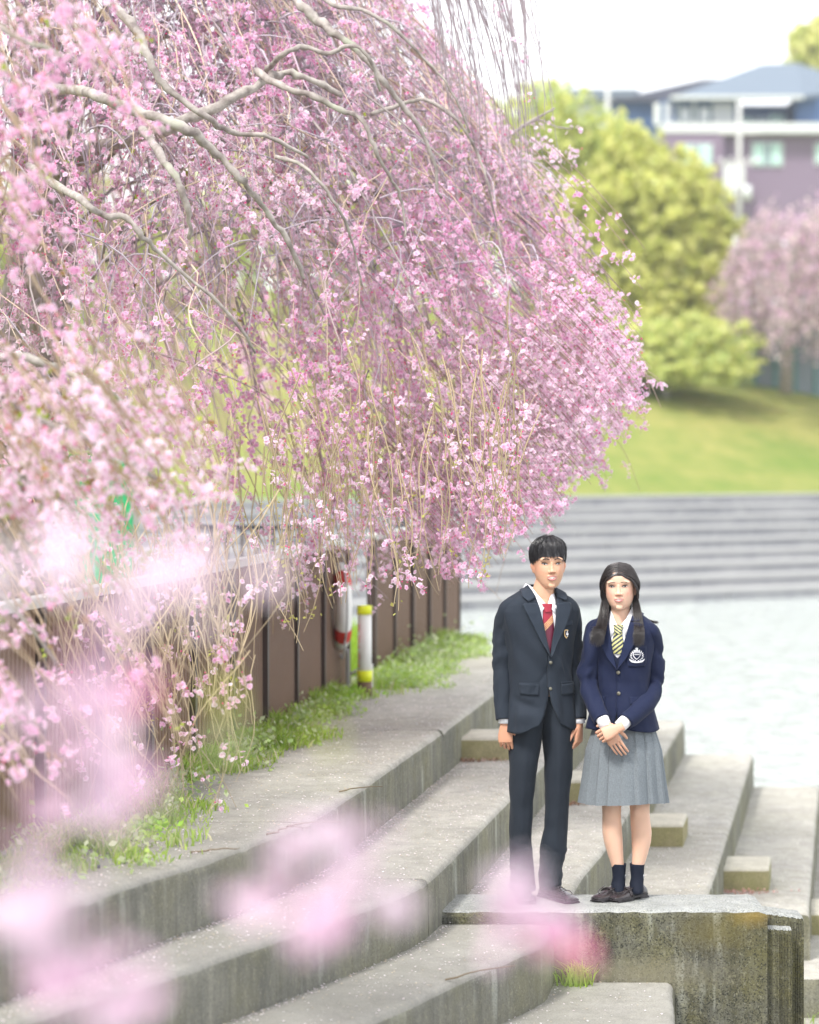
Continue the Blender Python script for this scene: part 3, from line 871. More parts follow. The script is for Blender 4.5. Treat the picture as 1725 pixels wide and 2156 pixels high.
def smf(mb, rings, **k): return mb.loft([[tuple(p) for p in r] for r in rings], **k)
def ell(cx, cy, z, w, d, n=32, p=2.0, rot=0, fy=None):
    """superellipse ring, starts at the front (-y) and runs to +x"""
    out = []
    for i in range(n):
        a = 2*math.pi*i/n; s, c = math.sin(a), math.cos(a)
        x = w*math.copysign(abs(s)**(2/p), s); y = -(fy if (fy and c > 0) else d)*math.copysign(abs(c)**(2/p), c)
        if rot: x, y = x*math.cos(rot)-y*math.sin(rot), x*math.sin(rot)+y*math.cos(rot)
        out.append((cx+x, cy+y, z))
    return out
def sphere(mb, c, r, n=14, m=10, M4=None):
    rings = []
    for i in range(1, m):
        a = math.pi*i/m
        rings.append([Vector((c[0]+r[0]*math.sin(a)*math.cos(2*math.pi*j/n), c[1]+r[1]*math.sin(a)*math.sin(2*math.pi*j/n), c[2]-r[2]*math.cos(a))) for j in range(n)])
    if M4 is not None: rings = [[M4 @ v for v in r_] for r_ in rings]
    mb.loft(rings)
def remesh(mb, vox, smooth=2, name='tmp', fac=.5):
    me = mb.mesh(name); o = bpy.data.objects.new(name, me); C.objects.link(o)
    r = o.modifiers.new('r', 'REMESH'); r.mode = 'VOXEL'; r.voxel_size = vox
    if smooth: s = o.modifiers.new('s', 'SMOOTH'); s.iterations = smooth; s.factor = fac
    dg = bpy.context.evaluated_depsgraph_get(); ev = o.evaluated_get(dg); m2 = ev.to_mesh()
    V = np.empty(len(m2.vertices)*3, dtype=np.float32); m2.vertices.foreach_get('co', V); V = V.reshape(-1, 3).copy()
    m2.calc_loop_triangles(); T = np.empty(len(m2.loop_triangles)*3, dtype=np.int32); m2.loop_triangles.foreach_get('vertices', T); T = T.reshape(-1, 3).copy()
    ev.to_mesh_clear(); bpy.data.objects.remove(o); bpy.data.meshes.remove(me)
    return V, T

def finger(mb, base, dirs, lens, r0, r1):
    pts = [Vector(base)]
    for d, l in zip(dirs, lens): pts.append(pts[-1]+Vector(d).normalized()*l)
    # capsule chain
    k = len(pts); rr = [r0+(r1-r0)*i/(k-1) for i in range(k)]
    P = []; Rr = []
    for i in range(k-1):
        for j in range(3): t = j/3; P.append(pts[i].lerp(pts[i+1], t)); Rr.append(rr[i]+(rr[i+1]-rr[i])*t)
    P.append(pts[-1]); Rr.append(rr[-1])
    d = (pts[-1]-pts[-2]).normalized(); P.append(pts[-1]+d*r1*.7); Rr.append(r1*.55)
    mb.tube(P, Rr, 10)

def hand(M4, curl=.5, side=1, spread=.06, scale=1.0, thumb=(.5, -.5, .6)):
    """hand pointing down -z from the wrist at the origin, back of the hand to -y, thumb to side*x. voxelised"""
    mb = MB()
    rings = []
    for z, w, d in ((.035, .026, .021), (0, .027, .020), (-.02, .033, .019), (-.05, .040, .017), (-.078, .041, .0145), (-.092, .038, .012)):
        rings.append(ell(0, 0, z, w, d, 16, 2.4))
    smf(mb, rings[::-1])
    fl = [(.030, .043, .026, .022), (.010, .047, .030, .024), (-.011, .044, .028, .023), (-.030, .035, .022, .020)]
    for i, (x, a, b, c) in enumerate(fl):
        x *= side
        c0 = curl*(1+.12*i)
        d1 = (side*(.05-.03*i)*.5, math.sin(c0*.6), -math.cos(c0*.6)); d2 = (0, math.sin(c0*1.5), -math.cos(c0*1.5)); d3 = (0, math.sin(c0*2.2), -math.cos(c0*2.2))
        finger(mb, (x, 0, -.083), (d1, d2, d3), (a, b, c), .0090-.0006*i, .0068-.0004*i)
    finger(mb, (side*.026, .004, -.020), ((side*.75, .25, -.8), (side*.32, .3, -.95), (side*.05, .35, -.95)), (.040, .032, .026), .0125, .0080)
    mb.v = [tuple(M4 @ (Vector(v)*scale)) for v in mb.v]
    V, T = remesh(mb, .0024, 2)
    return V, T

def joinVT(parts):
    Vs = []; Ts = []; o = 0
    for V, T in parts: Vs.append(V); Ts.append(T+o); o += len(V)
    return np.concatenate(Vs), np.concatenate(Ts)

def head_parts(cz, fem, hc, yaw, roll=0, pitch=0):
    """head + neck mesh; cz eye height; hc = head centre (x,y); returns (V,T), matrix head->world-local"""
    H = Matrix.Translation((hc[0], hc[1], cz)) @ Matrix.Rotation(roll, 4, 'Y') @ Matrix.Rotation(yaw, 4, 'Z') @ Matrix.Rotation(pitch, 4, 'X')
    mb = MB()
    k = .955 if fem else 1.0
    # z from eye line; half width, front, back
    prof = [(-.121, .012, .052, -.022), (-.117, .031, .066, -.004), (-.108, .043, .074, .012), (-.094, .053, .080, .030), (-.075, .0610, .0835, .052), (-.055, .0670, .0845, .072), (-.03, .0695, .085, .086), (0, .0715, .083, .094),
            (.02, .073, .087, .097), (.045, .0725, .086, .097), (.07, .066, .076, .088), (.09, .052, .056, .070), (.102, .034, .034, .045), (.107, .014, .014, .02)]
    rings = []
    for z, w, f, b in prof:
        w *= (1.0 if fem else 1.02)
        r = []
        for i in range(40):
            a = 2*math.pi*i/40; s, c = math.sin(a), math.cos(a)
            p = 2.25
            x = w*math.copysign(abs(s)**(2/p), s); y = -(f*abs(c)**(2/p)) if c > 0 else b*abs(c)**(2/p)
            if z < -.09: y = -f*.5+(y+f*.5)*.9 if False else y
            r.append((x, y, z*k))
        rings.append(r)
    smf(mb, rings)
    # neck
    # brow ridge, cheeks, nose, lips, chin
    for sx in (-1, 1):
        sphere(mb, (sx*.029, -.0755, .021*k), (.028, .0095, .011))
        # ears
        E_ = Matrix.Translation((sx*.0745, .006, -.022)) @ Matrix.Rotation(sx*R(-22), 4, 'Z') @ Matrix.Rotation(R(-8), 4, 'X')
        sphere(mb, (0, 0, 0), (.0065, .016, .030), M4=E_)
        sphere(mb, (sx*.004, .004, .008), (.0065, .014, .018), M4=E_)
    nt = .020 if fem else .023
    for t in np.linspace(0, 1, 7):
        sphere(mb, (0, -.082-nt*.50*t**1.5, (.002-.034*t)*k), (.0075+.0035*t, .008, .009))
    sphere(mb, (0, -.083-nt*.60, -.036*k), (.0105, .009, .0080))
    for sx in (-1, 1): sphere(mb, (sx*.0115, -.088, -.038*k), (.0078, .009, .0065))
    sphere(mb, (0, -.084, -.062*k), (.024, .009, .010)); sphere(mb, (0, -.079, -.105*k), (.017, .012, .012))
    mb.v = [tuple(H @ Vector(v)) for v in mb.v]
    return mb, H

def cheeks(V, H):
    Hi = np.array(H.inverted()); L = V@Hi[:3, :3].T+Hi[:3, 3]
    g = sum(np.exp(-(((L[:, 0]-sx*.036)/.020)**2+((L[:, 2]+.036)/.022)**2)) for sx in (-1, 1))*(L[:, 1] < -.02)
    e = sum(np.exp(-(((L[:, 0]-sx*.031)/.016)**2+((L[:, 2]+.002)/.008)**2)) for sx in (-1, 1))*(L[:, 1] < -.04)
    f = H.to_3x3() @ Vector((0, -1, 0))
    return V+(g*.0045-e*.0025)[:, None]*np.array(f[:])

def skin_colour(V, base, H=None, fem=False, k=1.0):
    c = np.tile(np.array(base), (len(V), 1))
    n = np.array([mnoise.noise(Vector(v)*22) for v in V[::1]])*.05
    c *= (1+n)[:, None]
    if H is not None:
        L = np.array([(H.inverted() @ Vector(v))[:] for v in V])
        # ruddier cheeks and ears
        for sx in (-1, 1):
            d = np.exp(-(((L[:, 0]-sx*.042)/.018)**2+((L[:, 2]+.030)/.018)**2))*(L[:, 1] < -.03)
            c = c*(1-d[:, None]*np.array([0, .13, .11])*(1.2 if fem else .7))
            d = np.exp(-(((L[:, 0]-sx*.075)/.012)**2+((L[:, 2]+.02)/.03)**2)); c = c*(1-d[:, None]*np.array([.0, .18, .18]))
            # shade of the eyelid hollows, painted into the skin
            d = np.exp(-(((L[:, 0]-sx*.032)/.018)**2+((L[:, 2]-.003)/.009)**2))*(L[:, 1] < -.05); c = c*(1-d[:, None]*np.array([.10, .18, .20]))
        d = np.exp(-((L[:, 0]/.012)**2+((L[:, 2]+.040)/.006)**2))*(L[:, 1] < -.08); c = c*(1-d[:, None]*np.array([.22, .40, .42]))  # shadow under the nose, painted into the skin colour
    return c

def face_bits(root, H, k, fem):
    """eyes, brows, lips, teeth as parts"""
    def put(mb, name, mats):
        o = mb.build(name, mats, root); 
        for v in o.data.vertices: v.co = H @ v.co
        return o
    es = .031 if fem else .033
    def ysurf(x, z): return -(.0855-.95*abs(x)**2*9.0*.55)
    for sx in (-1, 1):
        cx = sx*es; w = .0145; h = .0036 if not fem else .0034
        y0 = -.0862
        def ypos(x): return y0 + .0105*(abs(x)/.045)**2*1.6
        mb = MB(); n = 14; up_, lo_ = [], []
        for i in range(n+1):
            t = i/n; x = cx-w+2*w*t; a = math.sin(math.pi*t)**.8
            slant = sx*(t-.5)*.0032
            up_.append((x, ypos(x), h*a*1.05+slant)); lo_.append((x, ypos(x)-.0003, -h*a*.7+slant))
        for i in range(n): mb.add([lo_[i], lo_[i+1], up_[i+1], up_[i]], [(0, 1, 2, 3)])
        put(mb, 'eye', [M['eye_white']])
        mb = MB(); ic = cx+(.0008 if not fem else -.001)
        pts = [(ic+.0066*math.cos(a), ypos(ic)-.0009, max(-.0030, min(.0042, .0056*math.sin(a)+.0004))) for a in np.linspace(0, 2*math.pi, 14, endpoint=False)]
        mb.add(pts, [tuple(range(14))]); put(mb, 'iris', [M['iris']])
        mb = MB(); mb.tube([(u[0], u[1]-.0014, u[2]+.0006) for u in up_], [.0005+.0019*math.sin(math.pi*min(1, .12+i/n*.9)) for i in range(n+1)], 6)
        put(mb, 'lash_line', [M['lash']])
        mb = MB(); mb.tube([(u[0]*1.0, u[1]-.0006, u[2]+.0040) for u in up_[1:-1]], .0006, 5); put(mb, 'eyelid_fold', [M['brow']])
        bz = (.0215 if not fem else .0205)*k
        bp = []
        for i in range(9):
            t = i/8; ax = .012+.036*t; bp.append((sx*ax, -.0925+.012*t**2, bz+(.006 if not fem else .004)*math.sin(math.pi*min(1, t*1.05)**1.2)-(.003 if fem else .002)*t))
        mb = MB(); mb.tube(bp, [.0020, .0031, .0036, .0036, .0034, .0030, .0024, .0017, .0009] if not fem else [.0012, .0018, .0020, .0020, .0018, .0016, .0013, .0009, .0005], 6)
        put(mb, 'eyebrow', [M['brow']])
    mz = -.066*k; mw = .0240 if not fem else .0215
    def my(x): return -.0945+.012*(abs(x)/.026)**2
    op = .0078 if not fem else .0052
    U = []; Lr = []
    for i in range(13):
        t = i/12; x = -mw+2*mw*t; a = math.sin(math.pi*t)
        smile = .0035*(abs(2*t-1))**2
        U.append(Vector((x, my(x), mz+op*a*.75+smile+.0005*abs(2*t-1)))); Lr.append(Vector((x, my(x)+.0005, mz-op*a*1.0+smile)))
    mb = MB()
    for i in range(12): mb.add([Lr[i]+Vector((0, .0032, 0)), Lr[i+1]+Vector((0, .0032, 0)), U[i+1]+Vector((0, .0032, 0)), U[i]+Vector((0, .0032, 0))], [(0, 1, 2, 3)])
    put(mb, 'mouth', [M['mouth']])
    mb = MB(); nt = 8
    for j in range(nt):
        x0 = -.0165+.033*j/nt; x1 = x0+.033/nt-.0004
        hh = op*(1.35 if abs(j-3.5) < 1.1 else 1.15)*(1-.22*(abs(x0+.002)/.0165)**2)
        zt = mz+op*.8
        mb.box((x0, my((x0+x1)/2)+.0012, zt-hh), (x1, my((x0+x1)/2)+.0026, zt), 0)
    put(mb, 'teeth', [M['teeth']])
    mb = MB(); mb.tube([p+Vector((0, -.0002, .0016)) for p in U], [.0006+.0021*math.sin(math.pi*(i+.5)/13)**.7 for i in range(13)], 8); put(mb, 'upper_lip', [M['lips']])
    mb = MB(); mb.tube([p+Vector((0, -.0006, -.0020)) for p in Lr], [.0006+.0034*math.sin(math.pi*(i+.5)/13)**.7 for i in range(13)], 8); put(mb, 'lower_lip', [M['lips']])

def tube_paths(name, paths, rad, mat, parent):
    """hair: list of (k,3) paths of equal length"""
    P = np.array(paths); n, k, _ = P.shape
    rr = np.linspace(1, .35, k)[None, :]*rad*np.ones((n, 1))
    d = np.gradient(P, axis=1); d /= np.linalg.norm(d, axis=2)[..., None]+1e-9
    ref = np.array([.3, .9, .2]); a = np.cross(d, ref); a /= np.linalg.norm(a, axis=2)[..., None]+1e-9; b = np.cross(d, a)
    tt = np.arange(3)*2*np.pi/3
    V = P[:, :, None]+rr[:, :, None, None]*(a[:, :, None]*np.cos(tt)[None, None, :, None]+b[:, :, None]*np.sin(tt)[None, None, :, None])
    i0 = (np.arange(n)*k*3)[:, None, None]+(np.arange(k-1)*3)[None, :, None]+np.arange(3)[None, None]
    i1 = (np.arange(n)*k*3)[:, None, None]+(np.arange(k-1)*3)[None, :, None]+((np.arange(3)+1) % 3)[None, None]
    Fq = np.stack([i0, i1, i1+3, i0+3], -1).reshape(-1, 4)
    return npmesh(name, V.reshape(-1, 3), Fq, mat, parent, smooth=True)

class Torso:
    """a clothed torso as profile rows (z, half width, front depth, back depth) in a yawed frame"""
    def __init__(s, rows, yaw, c=(0, 0), p=2.35): s.rows = rows; s.yaw = yaw; s.c = c; s.p = p
    def row(s, z):
        r = s.rows
        if z >= r[0][0]: return r[0][1:]
        for a, b in zip(r[:-1], r[1:]):
            if z >= b[0]:
                t = (a[0]-z)/(a[0]-b[0]); t = t*t*(3-2*t) if False else t
                return tuple(a[i]+(b[i]-a[i])*t for i in (1, 2, 3))
        return r[-1][1:]
    def fold(s, th, z): return 0
    def pt(s, th, z, off=0):
        w, f, b = s.row(z); sn, cs = math.sin(th), math.cos(th)
        x = w*math.copysign(abs(sn)**(2/s.p), sn); y = -f*abs(cs)**(2/s.p) if cs > 0 else b*abs(cs)**(2/s.p)
        L = math.hypot(x, y)+1e-9; q = off+s.fold(th, z); x += x/L*q; y += y/L*q
        return s.out(x, y, z)
    def out(s, x, y, z):
        return Vector((s.c[0]+x*math.cos(s.yaw)-y*math.sin(s.yaw), s.c[1]+x*math.sin(s.yaw)+y*math.cos(s.yaw), z))
    def th(s, x, z):
        w, f, b = s.row(z); q = max(-1, min(1, x/w)); return math.asin(math.copysign(abs(q)**(s.p/2), q))
    def front(s, x, z, off=0): return s.pt(s.th(x, z), z, off)
    def patch(s, inner, outer, off, name, mat, parent, n=14, m=6, thick=.003, off2=None):
        off2 = off if off2 is None else off2
        """sheet on the front between polylines inner/outer of (x,z)"""
        def samp(pl, t):
            d = [0]
            for a, b in zip(pl[:-1], pl[1:]): d.append(d[-1]+math.hypot(b[0]-a[0], b[1]-a[1]))
            q = t*d[-1]
            for i in range(len(pl)-1):
                if q <= d[i+1]+1e-9:
                    w = (q-d[i])/(d[i+1]-d[i]+1e-9); return (pl[i][0]+(pl[i+1][0]-pl[i][0])*w, pl[i][1]+(pl[i+1][1]-pl[i][1])*w)
            return pl[-1]
        V = []; Fq = []
        for i in range(n+1):
            a = samp(inner, i/n); b = samp(outer, i/n)
            for j in range(m+1):
                t = j/m; V.append(s.front(a[0]+(b[0]-a[0])*t, a[1]+(b[1]-a[1])*t, off+(off2-off)*t))
        for i in range(n):
            for j in range(m): Fq.append((i*(m+1)+j, i*(m+1)+j+1, (i+1)*(m+1)+j+1, (i+1)*(m+1)+j))
        me = bpy.data.meshes.new(name); me.from_pydata([tuple(v) for v in V], [], Fq); me.polygons.foreach_set('use_smooth', [True]*len(Fq)); me.update()
        o = link(name, me, parent, mat); md = o.modifiers.new('s', 'SOLIDIFY'); md.thickness = thick; md.offset = 0; return o
    def coat(s, name, mat, parent, z1, zhem, open_r, open_l, n=96, m=70, hemvar=None, over=.004):
        """open_l/open_r: functions z -> half opening in metres on the image left / right of the front"""
        V = []; Fq = []
        for i in range(m+1):
            for j in range(n+1):
                u = j/n
                z = z1+(zhem-z1)*i/m
                if hemvar: z = z1+(hemvar(u)-z1)*i/m
                aR = s.th(open_r(z), z); aL = s.th(open_l(z), z)
                th = aR + u*(2*math.pi-aR-aL)
                th2 = th if th <= math.pi else th-2*math.pi
                V.append(s.pt(th2, z, over*max(0, 1-u*14)))
        for i in range(m):
            for j in range(n): Fq.append((i*(n+1)+j, (i+1)*(n+1)+j, (i+1)*(n+1)+j+1, i*(n+1)+j+1))
        me = bpy.data.meshes.new(name); me.from_pydata([tuple(v) for v in V], [], Fq); me.polygons.foreach_set('use_smooth', [True]*len(Fq)); me.update()
        o = link(name, me, parent, mat); md = o.modifiers.new('s', 'SOLIDIFY'); md.thickness = .0035; md.offset = -1; return o

def sleeve(name, pts, rad, mat, parent, seed=0, wr=.006, n=26, sub=8):
    P = [Vector(p) for p in pts]; Q = []; Rr = []
    for i in range(len(P)-1):
        p0 = P[max(i-1, 0)]; p1 = P[i]; p2 = P[i+1]; p3 = P[min(i+2, len(P)-1)]
        for j in range(sub):
            t = j/sub; Q.append(.5*((2*p1)+(p2-p0)*t+(2*p0-5*p1+4*p2-p3)*t*t+(3*p1-p0-3*p2+p3)*t**3)); Rr.append(rad[i]+(rad[i+1]-rad[i])*t)
    Q.append(P[-1]); Rr.append(rad[-1])
    mb = MB(); mb.tube(Q, Rr, n, cap=False)
    V = []
    N = len(Q)
    for i, v in enumerate(mb.v):
        ring = i//n; c = Q[ring]; d = (Vector(v)-c); L = d.length; t = ring/(N-1)
        ang = i % n
        # creases wrap round the arm, strongest at the elbow
        e = math.exp(-((t-.55)/.16)**2)+.35*math.exp(-((t-.12)/.1)**2)+.3
        q = mnoise.noise(Vector((c.x*9+seed, ang*.28*.5, c.z*26+math.sin(ang*2*math.pi/n)*1.1+seed*3)))*wr*1.4*e
        q += mnoise.noise(Vector((d.x*22+seed, d.y*22, c.z*7)))*wr*.9
        V.append(tuple(c+d*(1+q/L)))
    mb.v = V
    # cuff return
    o = len(mb.v); last = [Vector(mb.v[(N-1)*n+i]) for i in range(n)]; c = Q[-1]
    dv = (Q[-2]-Q[-1]).normalized()
    mb.v += [tuple(c+(l-c)*.86+dv*.001) for l in last]+[tuple(c+(l-c)*.84+dv*.05) for l in last]
    for r_ in range(2):
        for i in range(n):
            j = (i+1) % n; a = (N-1)*n if r_ == 0 else o; b = o if r_ == 0 else o+n
            mb.f.append([a+i, a+j, b+j, b+i]); mb.mi.append(0); mb.sm.append(r_ == 1)
    return mb.build(name, mat, parent)

def disc(mb, c, nrm, r, h, n=14):
    nrm = Vector(nrm).normalized(); mb.tube([Vector(c), Vector(c)+nrm*h*.7, Vector(c)+nrm*h], [r, r, r*.7], n)

def shoe(root, M4, penny, L=.25, W=.044, label=None):
    """toe to -y; returns parts"""
    secs = [(-.004, .022, .048), (.012, .030, .060), (.04, .033, .064), (.075, .034, .068), (.105, .036, .066), (.135, .040, .058), (.165, .044, .048), (.195, .045, .040), (.22, .041, .034), (.24, .031, .027), (.25, .016, .020)]
    k = L/.25; mb = MB(); rings = []
    for y, w, h in secs:
        y = (.06-y)*k; w *= W/.044; r = []
        for i in range(20):
            a = 2*math.pi*i/20; s, c = math.sin(a), math.cos(a)
            x = w*math.copysign(abs(c)**.85, c)*(1 if s < 0 else 1-.18*s); z = .022+(h-.022)*max(0, s)**.8 if s > 0 else .022+.008*s
            r.append((x, y, z))
        rings.append(r)
    smf(mb, rings); mb.v = [tuple(M4 @ Vector(v)) for v in mb.v]
    up_ = mb.build('shoe', M['leather'], root)
    mb = MB(); rings = []
    for z, g in ((.010, 1.05), (.021, 1.07)):
        r = []
        for y, w, h in secs: r.append((w*g*W/.044, (.06-y)*k*(1.0), z))
        for y, w, h in secs[::-1]: r.append((-w*g*W/.044, (.06-y)*k, z))
        rings.append(r)
    smf(mb, rings, sm=False); mb.box((-.031*W/.044, -.005, 0), (.031*W/.044, .062*k, .0095), 0, bev=.003)
    mb.box((-.040*W/.044, -.18*k, .002), (.040*W/.044, -.07*k, .0095), 0, bev=.004)
    mb.v = [tuple(M4 @ Vector(v)) for v in mb.v]; mb.build('sole', M['sole'], up_)
    mb = MB()
    if penny:
        pts = []
        for i in range(13):
            a = math.pi*i/12; pts.append((.043*math.cos(a)*W/.044, -.085*k, .022+.0405*math.sin(a)**.8))
        for off in (-.005, 0, .005):
            mb.tube([(p[0]*.97, p[1]+off, p[2]-.0035) for p in pts], .0036, 5)
        pts = [(.036*math.cos(a)*W/.044, -.06*k-.095*k*math.sin(a), .060-.020*math.sin(a)+.002) for a in np.linspace(0, math.pi, 15)]
        mb.tube(pts, .0022, 5)
    else:
        for i in range(4):
            mb.tube([(-.016, -.07-.016*i, .066-.004*i), (0, -.07-.016*i-.004, .072-.004*i), (.016, -.07-.016*i, .066-.004*i)], .0022, 5)
        pts = [(.036*math.cos(a), -.145-.0*math.sin(a), .024+.033*math.sin(a)) for a in np.linspace(0, math.pi, 13)]; mb.tube(pts, .0022, 5)
    mb.v = [tuple(M4 @ Vector(v)) for v in mb.v]; setp(mb.build('strap' if penny else 'laces', M['leather'], up_), kind='stuff')
    return up_

SK_B = (.60, .355, .235); SK_G = (.67, .43, .315)
# =============================================================== the boy
def build_boy():
    root = empty('person', ((1134-862.5)*13.01/F, 13.01, 0), label='taller student in charcoal suit and crimson striped tie, arms straight down', cat='person')
    yaw = R(22)
    T = Torso([(1.514, .060, .050, .066), (1.500, .072, .052, .070), (1.490, .090, .060, .075), (1.470, .125, .076, .085), (1.450, .166, .088, .095), (1.425, .192, .098, .104), (1.39, .203, .108, .110), (1.33, .194, .116, .112), (1.22, .172, .119, .108),
               (1.10, .160, .115, .102), (1.02, .160, .117, .106), (.94, .168, .122, .114), (.86, .178, .138, .120), (.80, .186, .146, .124)], yaw, (.004, .01), 2.3)
    def fold(th, z):
        q = .010*mnoise.noise(Vector((math.sin(th)*3.2, math.cos(th)*3.2, z*5.5)))
        low = max(0, min(1, (1.12-z)/.25))
        q += low*.010*math.sin(th*3.0+1.3+z*3)*(.5+.5*math.sin(th*1.7))
        # drag lines from the button
        dz = z-1.13; q += .005*math.sin((th*1.4+dz*9)*4)*math.exp(-(dz/.16)**2)*math.exp(-(th/1.1)**2)
        q += .013*math.exp(-((th+.75)/.38)**2-((z-.895)/.04)**2) - .014*math.exp(-((th+.7)/.45)**2-((z-.945+.05*(th+.7))/.022)**2) - .007*math.exp(-((th+.2)/.3)**2-((z-1.07-.2*(th+.2))/.015)**2) - .007*math.exp(-((th-.6)/.3)**2-((z-1.10+.25*(th-.6))/.016)**2)
        return q
    T.fold = fold
    zb = 1.185
    def opn(z):
        if z > zb: return .001+.060*min(1, max(0, (z-zb)/(1.50-zb)))**.92
        if z < 1.03: return .085*((1.03-z)/.21)**2.1
        return .001
    def opR(z): return opn(z) if not (1.02 < z < zb) else -.008
    jk = T.coat('jacket', M['suit'], root, 1.514, .812, opR, opn, hemvar=lambda u: .812+.034*(math.exp(-(u/.045)**2)+math.exp(-((1-u)/.045)**2))+.004*math.sin(u*19))
    # the lapels and collar
    def V_(z): return .001+.060*min(1, max(0, (z-zb)/(1.50-zb)))**.92
    inner = [(-V_(z)+.002, z) for z in np.linspace(1.497, zb-.012, 10)]
    outerL = [(-.090, 1.497), (-.104, 1.462), (-.088, 1.436), (-.118, 1.428), (-.110, 1.405), (-.082, 1.34), (-.045, 1.26), (-.012, 1.19), (-.001, zb-.014)]
    for sgn, nm in ((1, 'lapel'), (-1, 'lapel')):
        inn = [(sgn*x, z) for x, z in inner]
        out = [(sgn*x, z) for x, z in outerL]
        # collar leaf (above the notch) and lapel leaf (below)
        T.patch([p for p in inn if p[1] > 1.425][:4] or inn[:3], [(sgn*-.088, 1.499), (sgn*-.106, 1.462), (sgn*-.089, 1.440)], .006, 'collar', M['suit_sheen'], root, 8, 6, .004, .016)
        T.patch([(sgn*-V_(z)*1.0, z) for z in np.linspace(1.430, zb-.012, 10)], [(sgn*-.086, 1.436), (sgn*-.120, 1.430), (sgn*-.112, 1.400), (sgn*-.084, 1.335), (sgn*-.046, 1.255), (sgn*-.014, 1.195), (0, zb-.014)], .006, nm, M['suit_sheen'], root, 26, 8, .004, .015)
    # shirt front, collar wings, tie
    Ts = Torso([(z, w-.012, f-.012, b-.012) for z, w, f, b in T.rows], yaw, T.c, T.p)
    Ts.patch([(-.085, z) for z in np.linspace(1.418, 1.15, 10)], [(.085, z) for z in np.linspace(1.418, 1.15, 10)], .0, 'shirt', M['shirt'], root, 20, 14)
    nc = Vector((.022, .004))
    mb = MB(); smf(mb, [[(x, y, zz-.085*max(0, math.cos(2*math.pi*i/32-.35))**1.3) for i, (x, y, zz) in enumerate(ell(nc.x, nc.y+.004, z, r, r*1.08, 32))] for z, r in ((1.440, .072), (1.480, .062), (1.503, .0590), (1.5035, .0560), (1.47, .0565))], cap=False); mb.build('shirt_collar', M['shirt'], root)
    for sx in (-1, 1):
        def cp(x, y, z): return T.out(x, y, z)
        a = [cp(sx*.052, .04, 1.520), cp(sx*.053, -.020, 1.510), cp(sx*.036, -.060, 1.470), cp(sx*.003, -.090, 1.424)]
        b = [cp(sx*.070, .04, 1.490), cp(sx*.070, -.035, 1.470), cp(sx*.062, -.078, 1.425), cp(sx*.044, -.106, 1.372)]
        mb = MB(); mb.loft([[tuple(p) for p in a], [tuple((p+q)/2+Vector((0, -.004, .003))) for p, q in zip(a, b)], [tuple(p) for p in b]], cap=False, closed=False)
        o = mb.build('collar_wing', M['shirt'], root); md = o.modifiers.new('s', 'SOLIDIFY'); md.thickness = .003
    def tie(rows, mats, pick, knot, name='tie'):
        mb = MB(); n = len(rows); m = 16; V = []
        for i, (z, hw, off, x0) in enumerate(rows):
            for j in range(m+1):
                x = x0+hw*(2*j/m-1); p = Ts.front(x, z, off+.004*(1-(2*j/m-1)**2)); V.append(tuple(p))
        fs = []; mi = []
        for i in range(n-1):
            for j in range(m):
                fs.append((i*(m+1)+j, i*(m+1)+j+1, (i+1)*(m+1)+j+1, (i+1)*(m+1)+j)); mi.append(pick((rows[i][0]+rows[i+1][0])/2, rows[i][1]*(2*(j+.5)/m-1)))
        mb.v = V; mb.f = [list(f) for f in fs]; mb.mi = mi; mb.sm = [True]*len(fs)
        o = mb.build(name, mats, root); md = o.modifiers.new('s', 'SOLIDIFY'); md.thickness = .004; md.offset = 0
        return o
    zs = np.linspace(1.400, 1.16, 110)
    def pk(z, x):
        q = z-x*.95
        if 1.318 < q < 1.352: return 2 if ((q-1.318)/.034*3.5) % 1 < .5 else 0
        return 0 if q > 1.335 else 1
    tie([(z, np.interp(z, [1.16, 1.25, 1.40, 1.435, 1.448], [.038, .034, .024, .018, .017]), .001, 0) for z in zs], [M['tie_red'], M['tie_wine'], M['gold']], pk, None)
    kz = np.linspace(1.428, 1.388, 14)
    tie([(z, np.interp(z, [1.388, 1.428], [.015, .024]), .007, 0) for z in kz], [M['tie_red']], lambda z, x: 0, None, 'tie_knot')
    # buttons, pockets, badge
    for x, z in ((.004, 1.148), (.006, 1.022)):
        mb = MB(); p = T.front(x, z, .004); nrm = T.out(0, -1, 0)-T.out(0, 0, 0); disc(mb, p, nrm, .0085, .004); mb.build('button', M['button_metal'], root)
    for sx, x0, x1 in ((-1, -.135, -.052), (1, .070, .140)):
        T.patch([(x0, 1.045-.004*sx), (x0+.003, .993-.004*sx)], [(x1, 1.045), (x1-.003, .990)], .005, 'pocket_flap', M['suit'], root, 6, 10, .003)
        T.patch([(x0, 1.052), (x0, 1.046)], [(x1, 1.052), (x1, 1.046)], .004, 'pocket_welt', M['suit_sheen'], root, 2, 10, .003)
    T.patch([(.058, 1.338), (.060, 1.316)], [(.128, 1.346), (.128, 1.324)], .003, 'breast_pocket', M['suit_sheen'], root, 3, 10, .003)
    bx, bz = .082, 1.285
    def shield(s, off, mat, nm, par):
        pts = [(-.0085, .016), (-.0095, .0), (-.008, -.012), (0, -.023), (.008, -.012), (.0095, 0), (.0085, .016), (0, .018)]
        mb = MB(); mb.add([T.front(bx+x*s, bz+z*s, off) for x, z in pts], [tuple(range(8))]); o = mb.build(nm, mat, par); md = o.modifiers.new('s', 'SOLIDIFY'); md.thickness = .002; return o
    bd_ = shield(1.05, .010, M['gold'], 'badge', root); shield(.80, .0125, M['tie_navy'], 'badge_field', bd_)
    mb = MB()
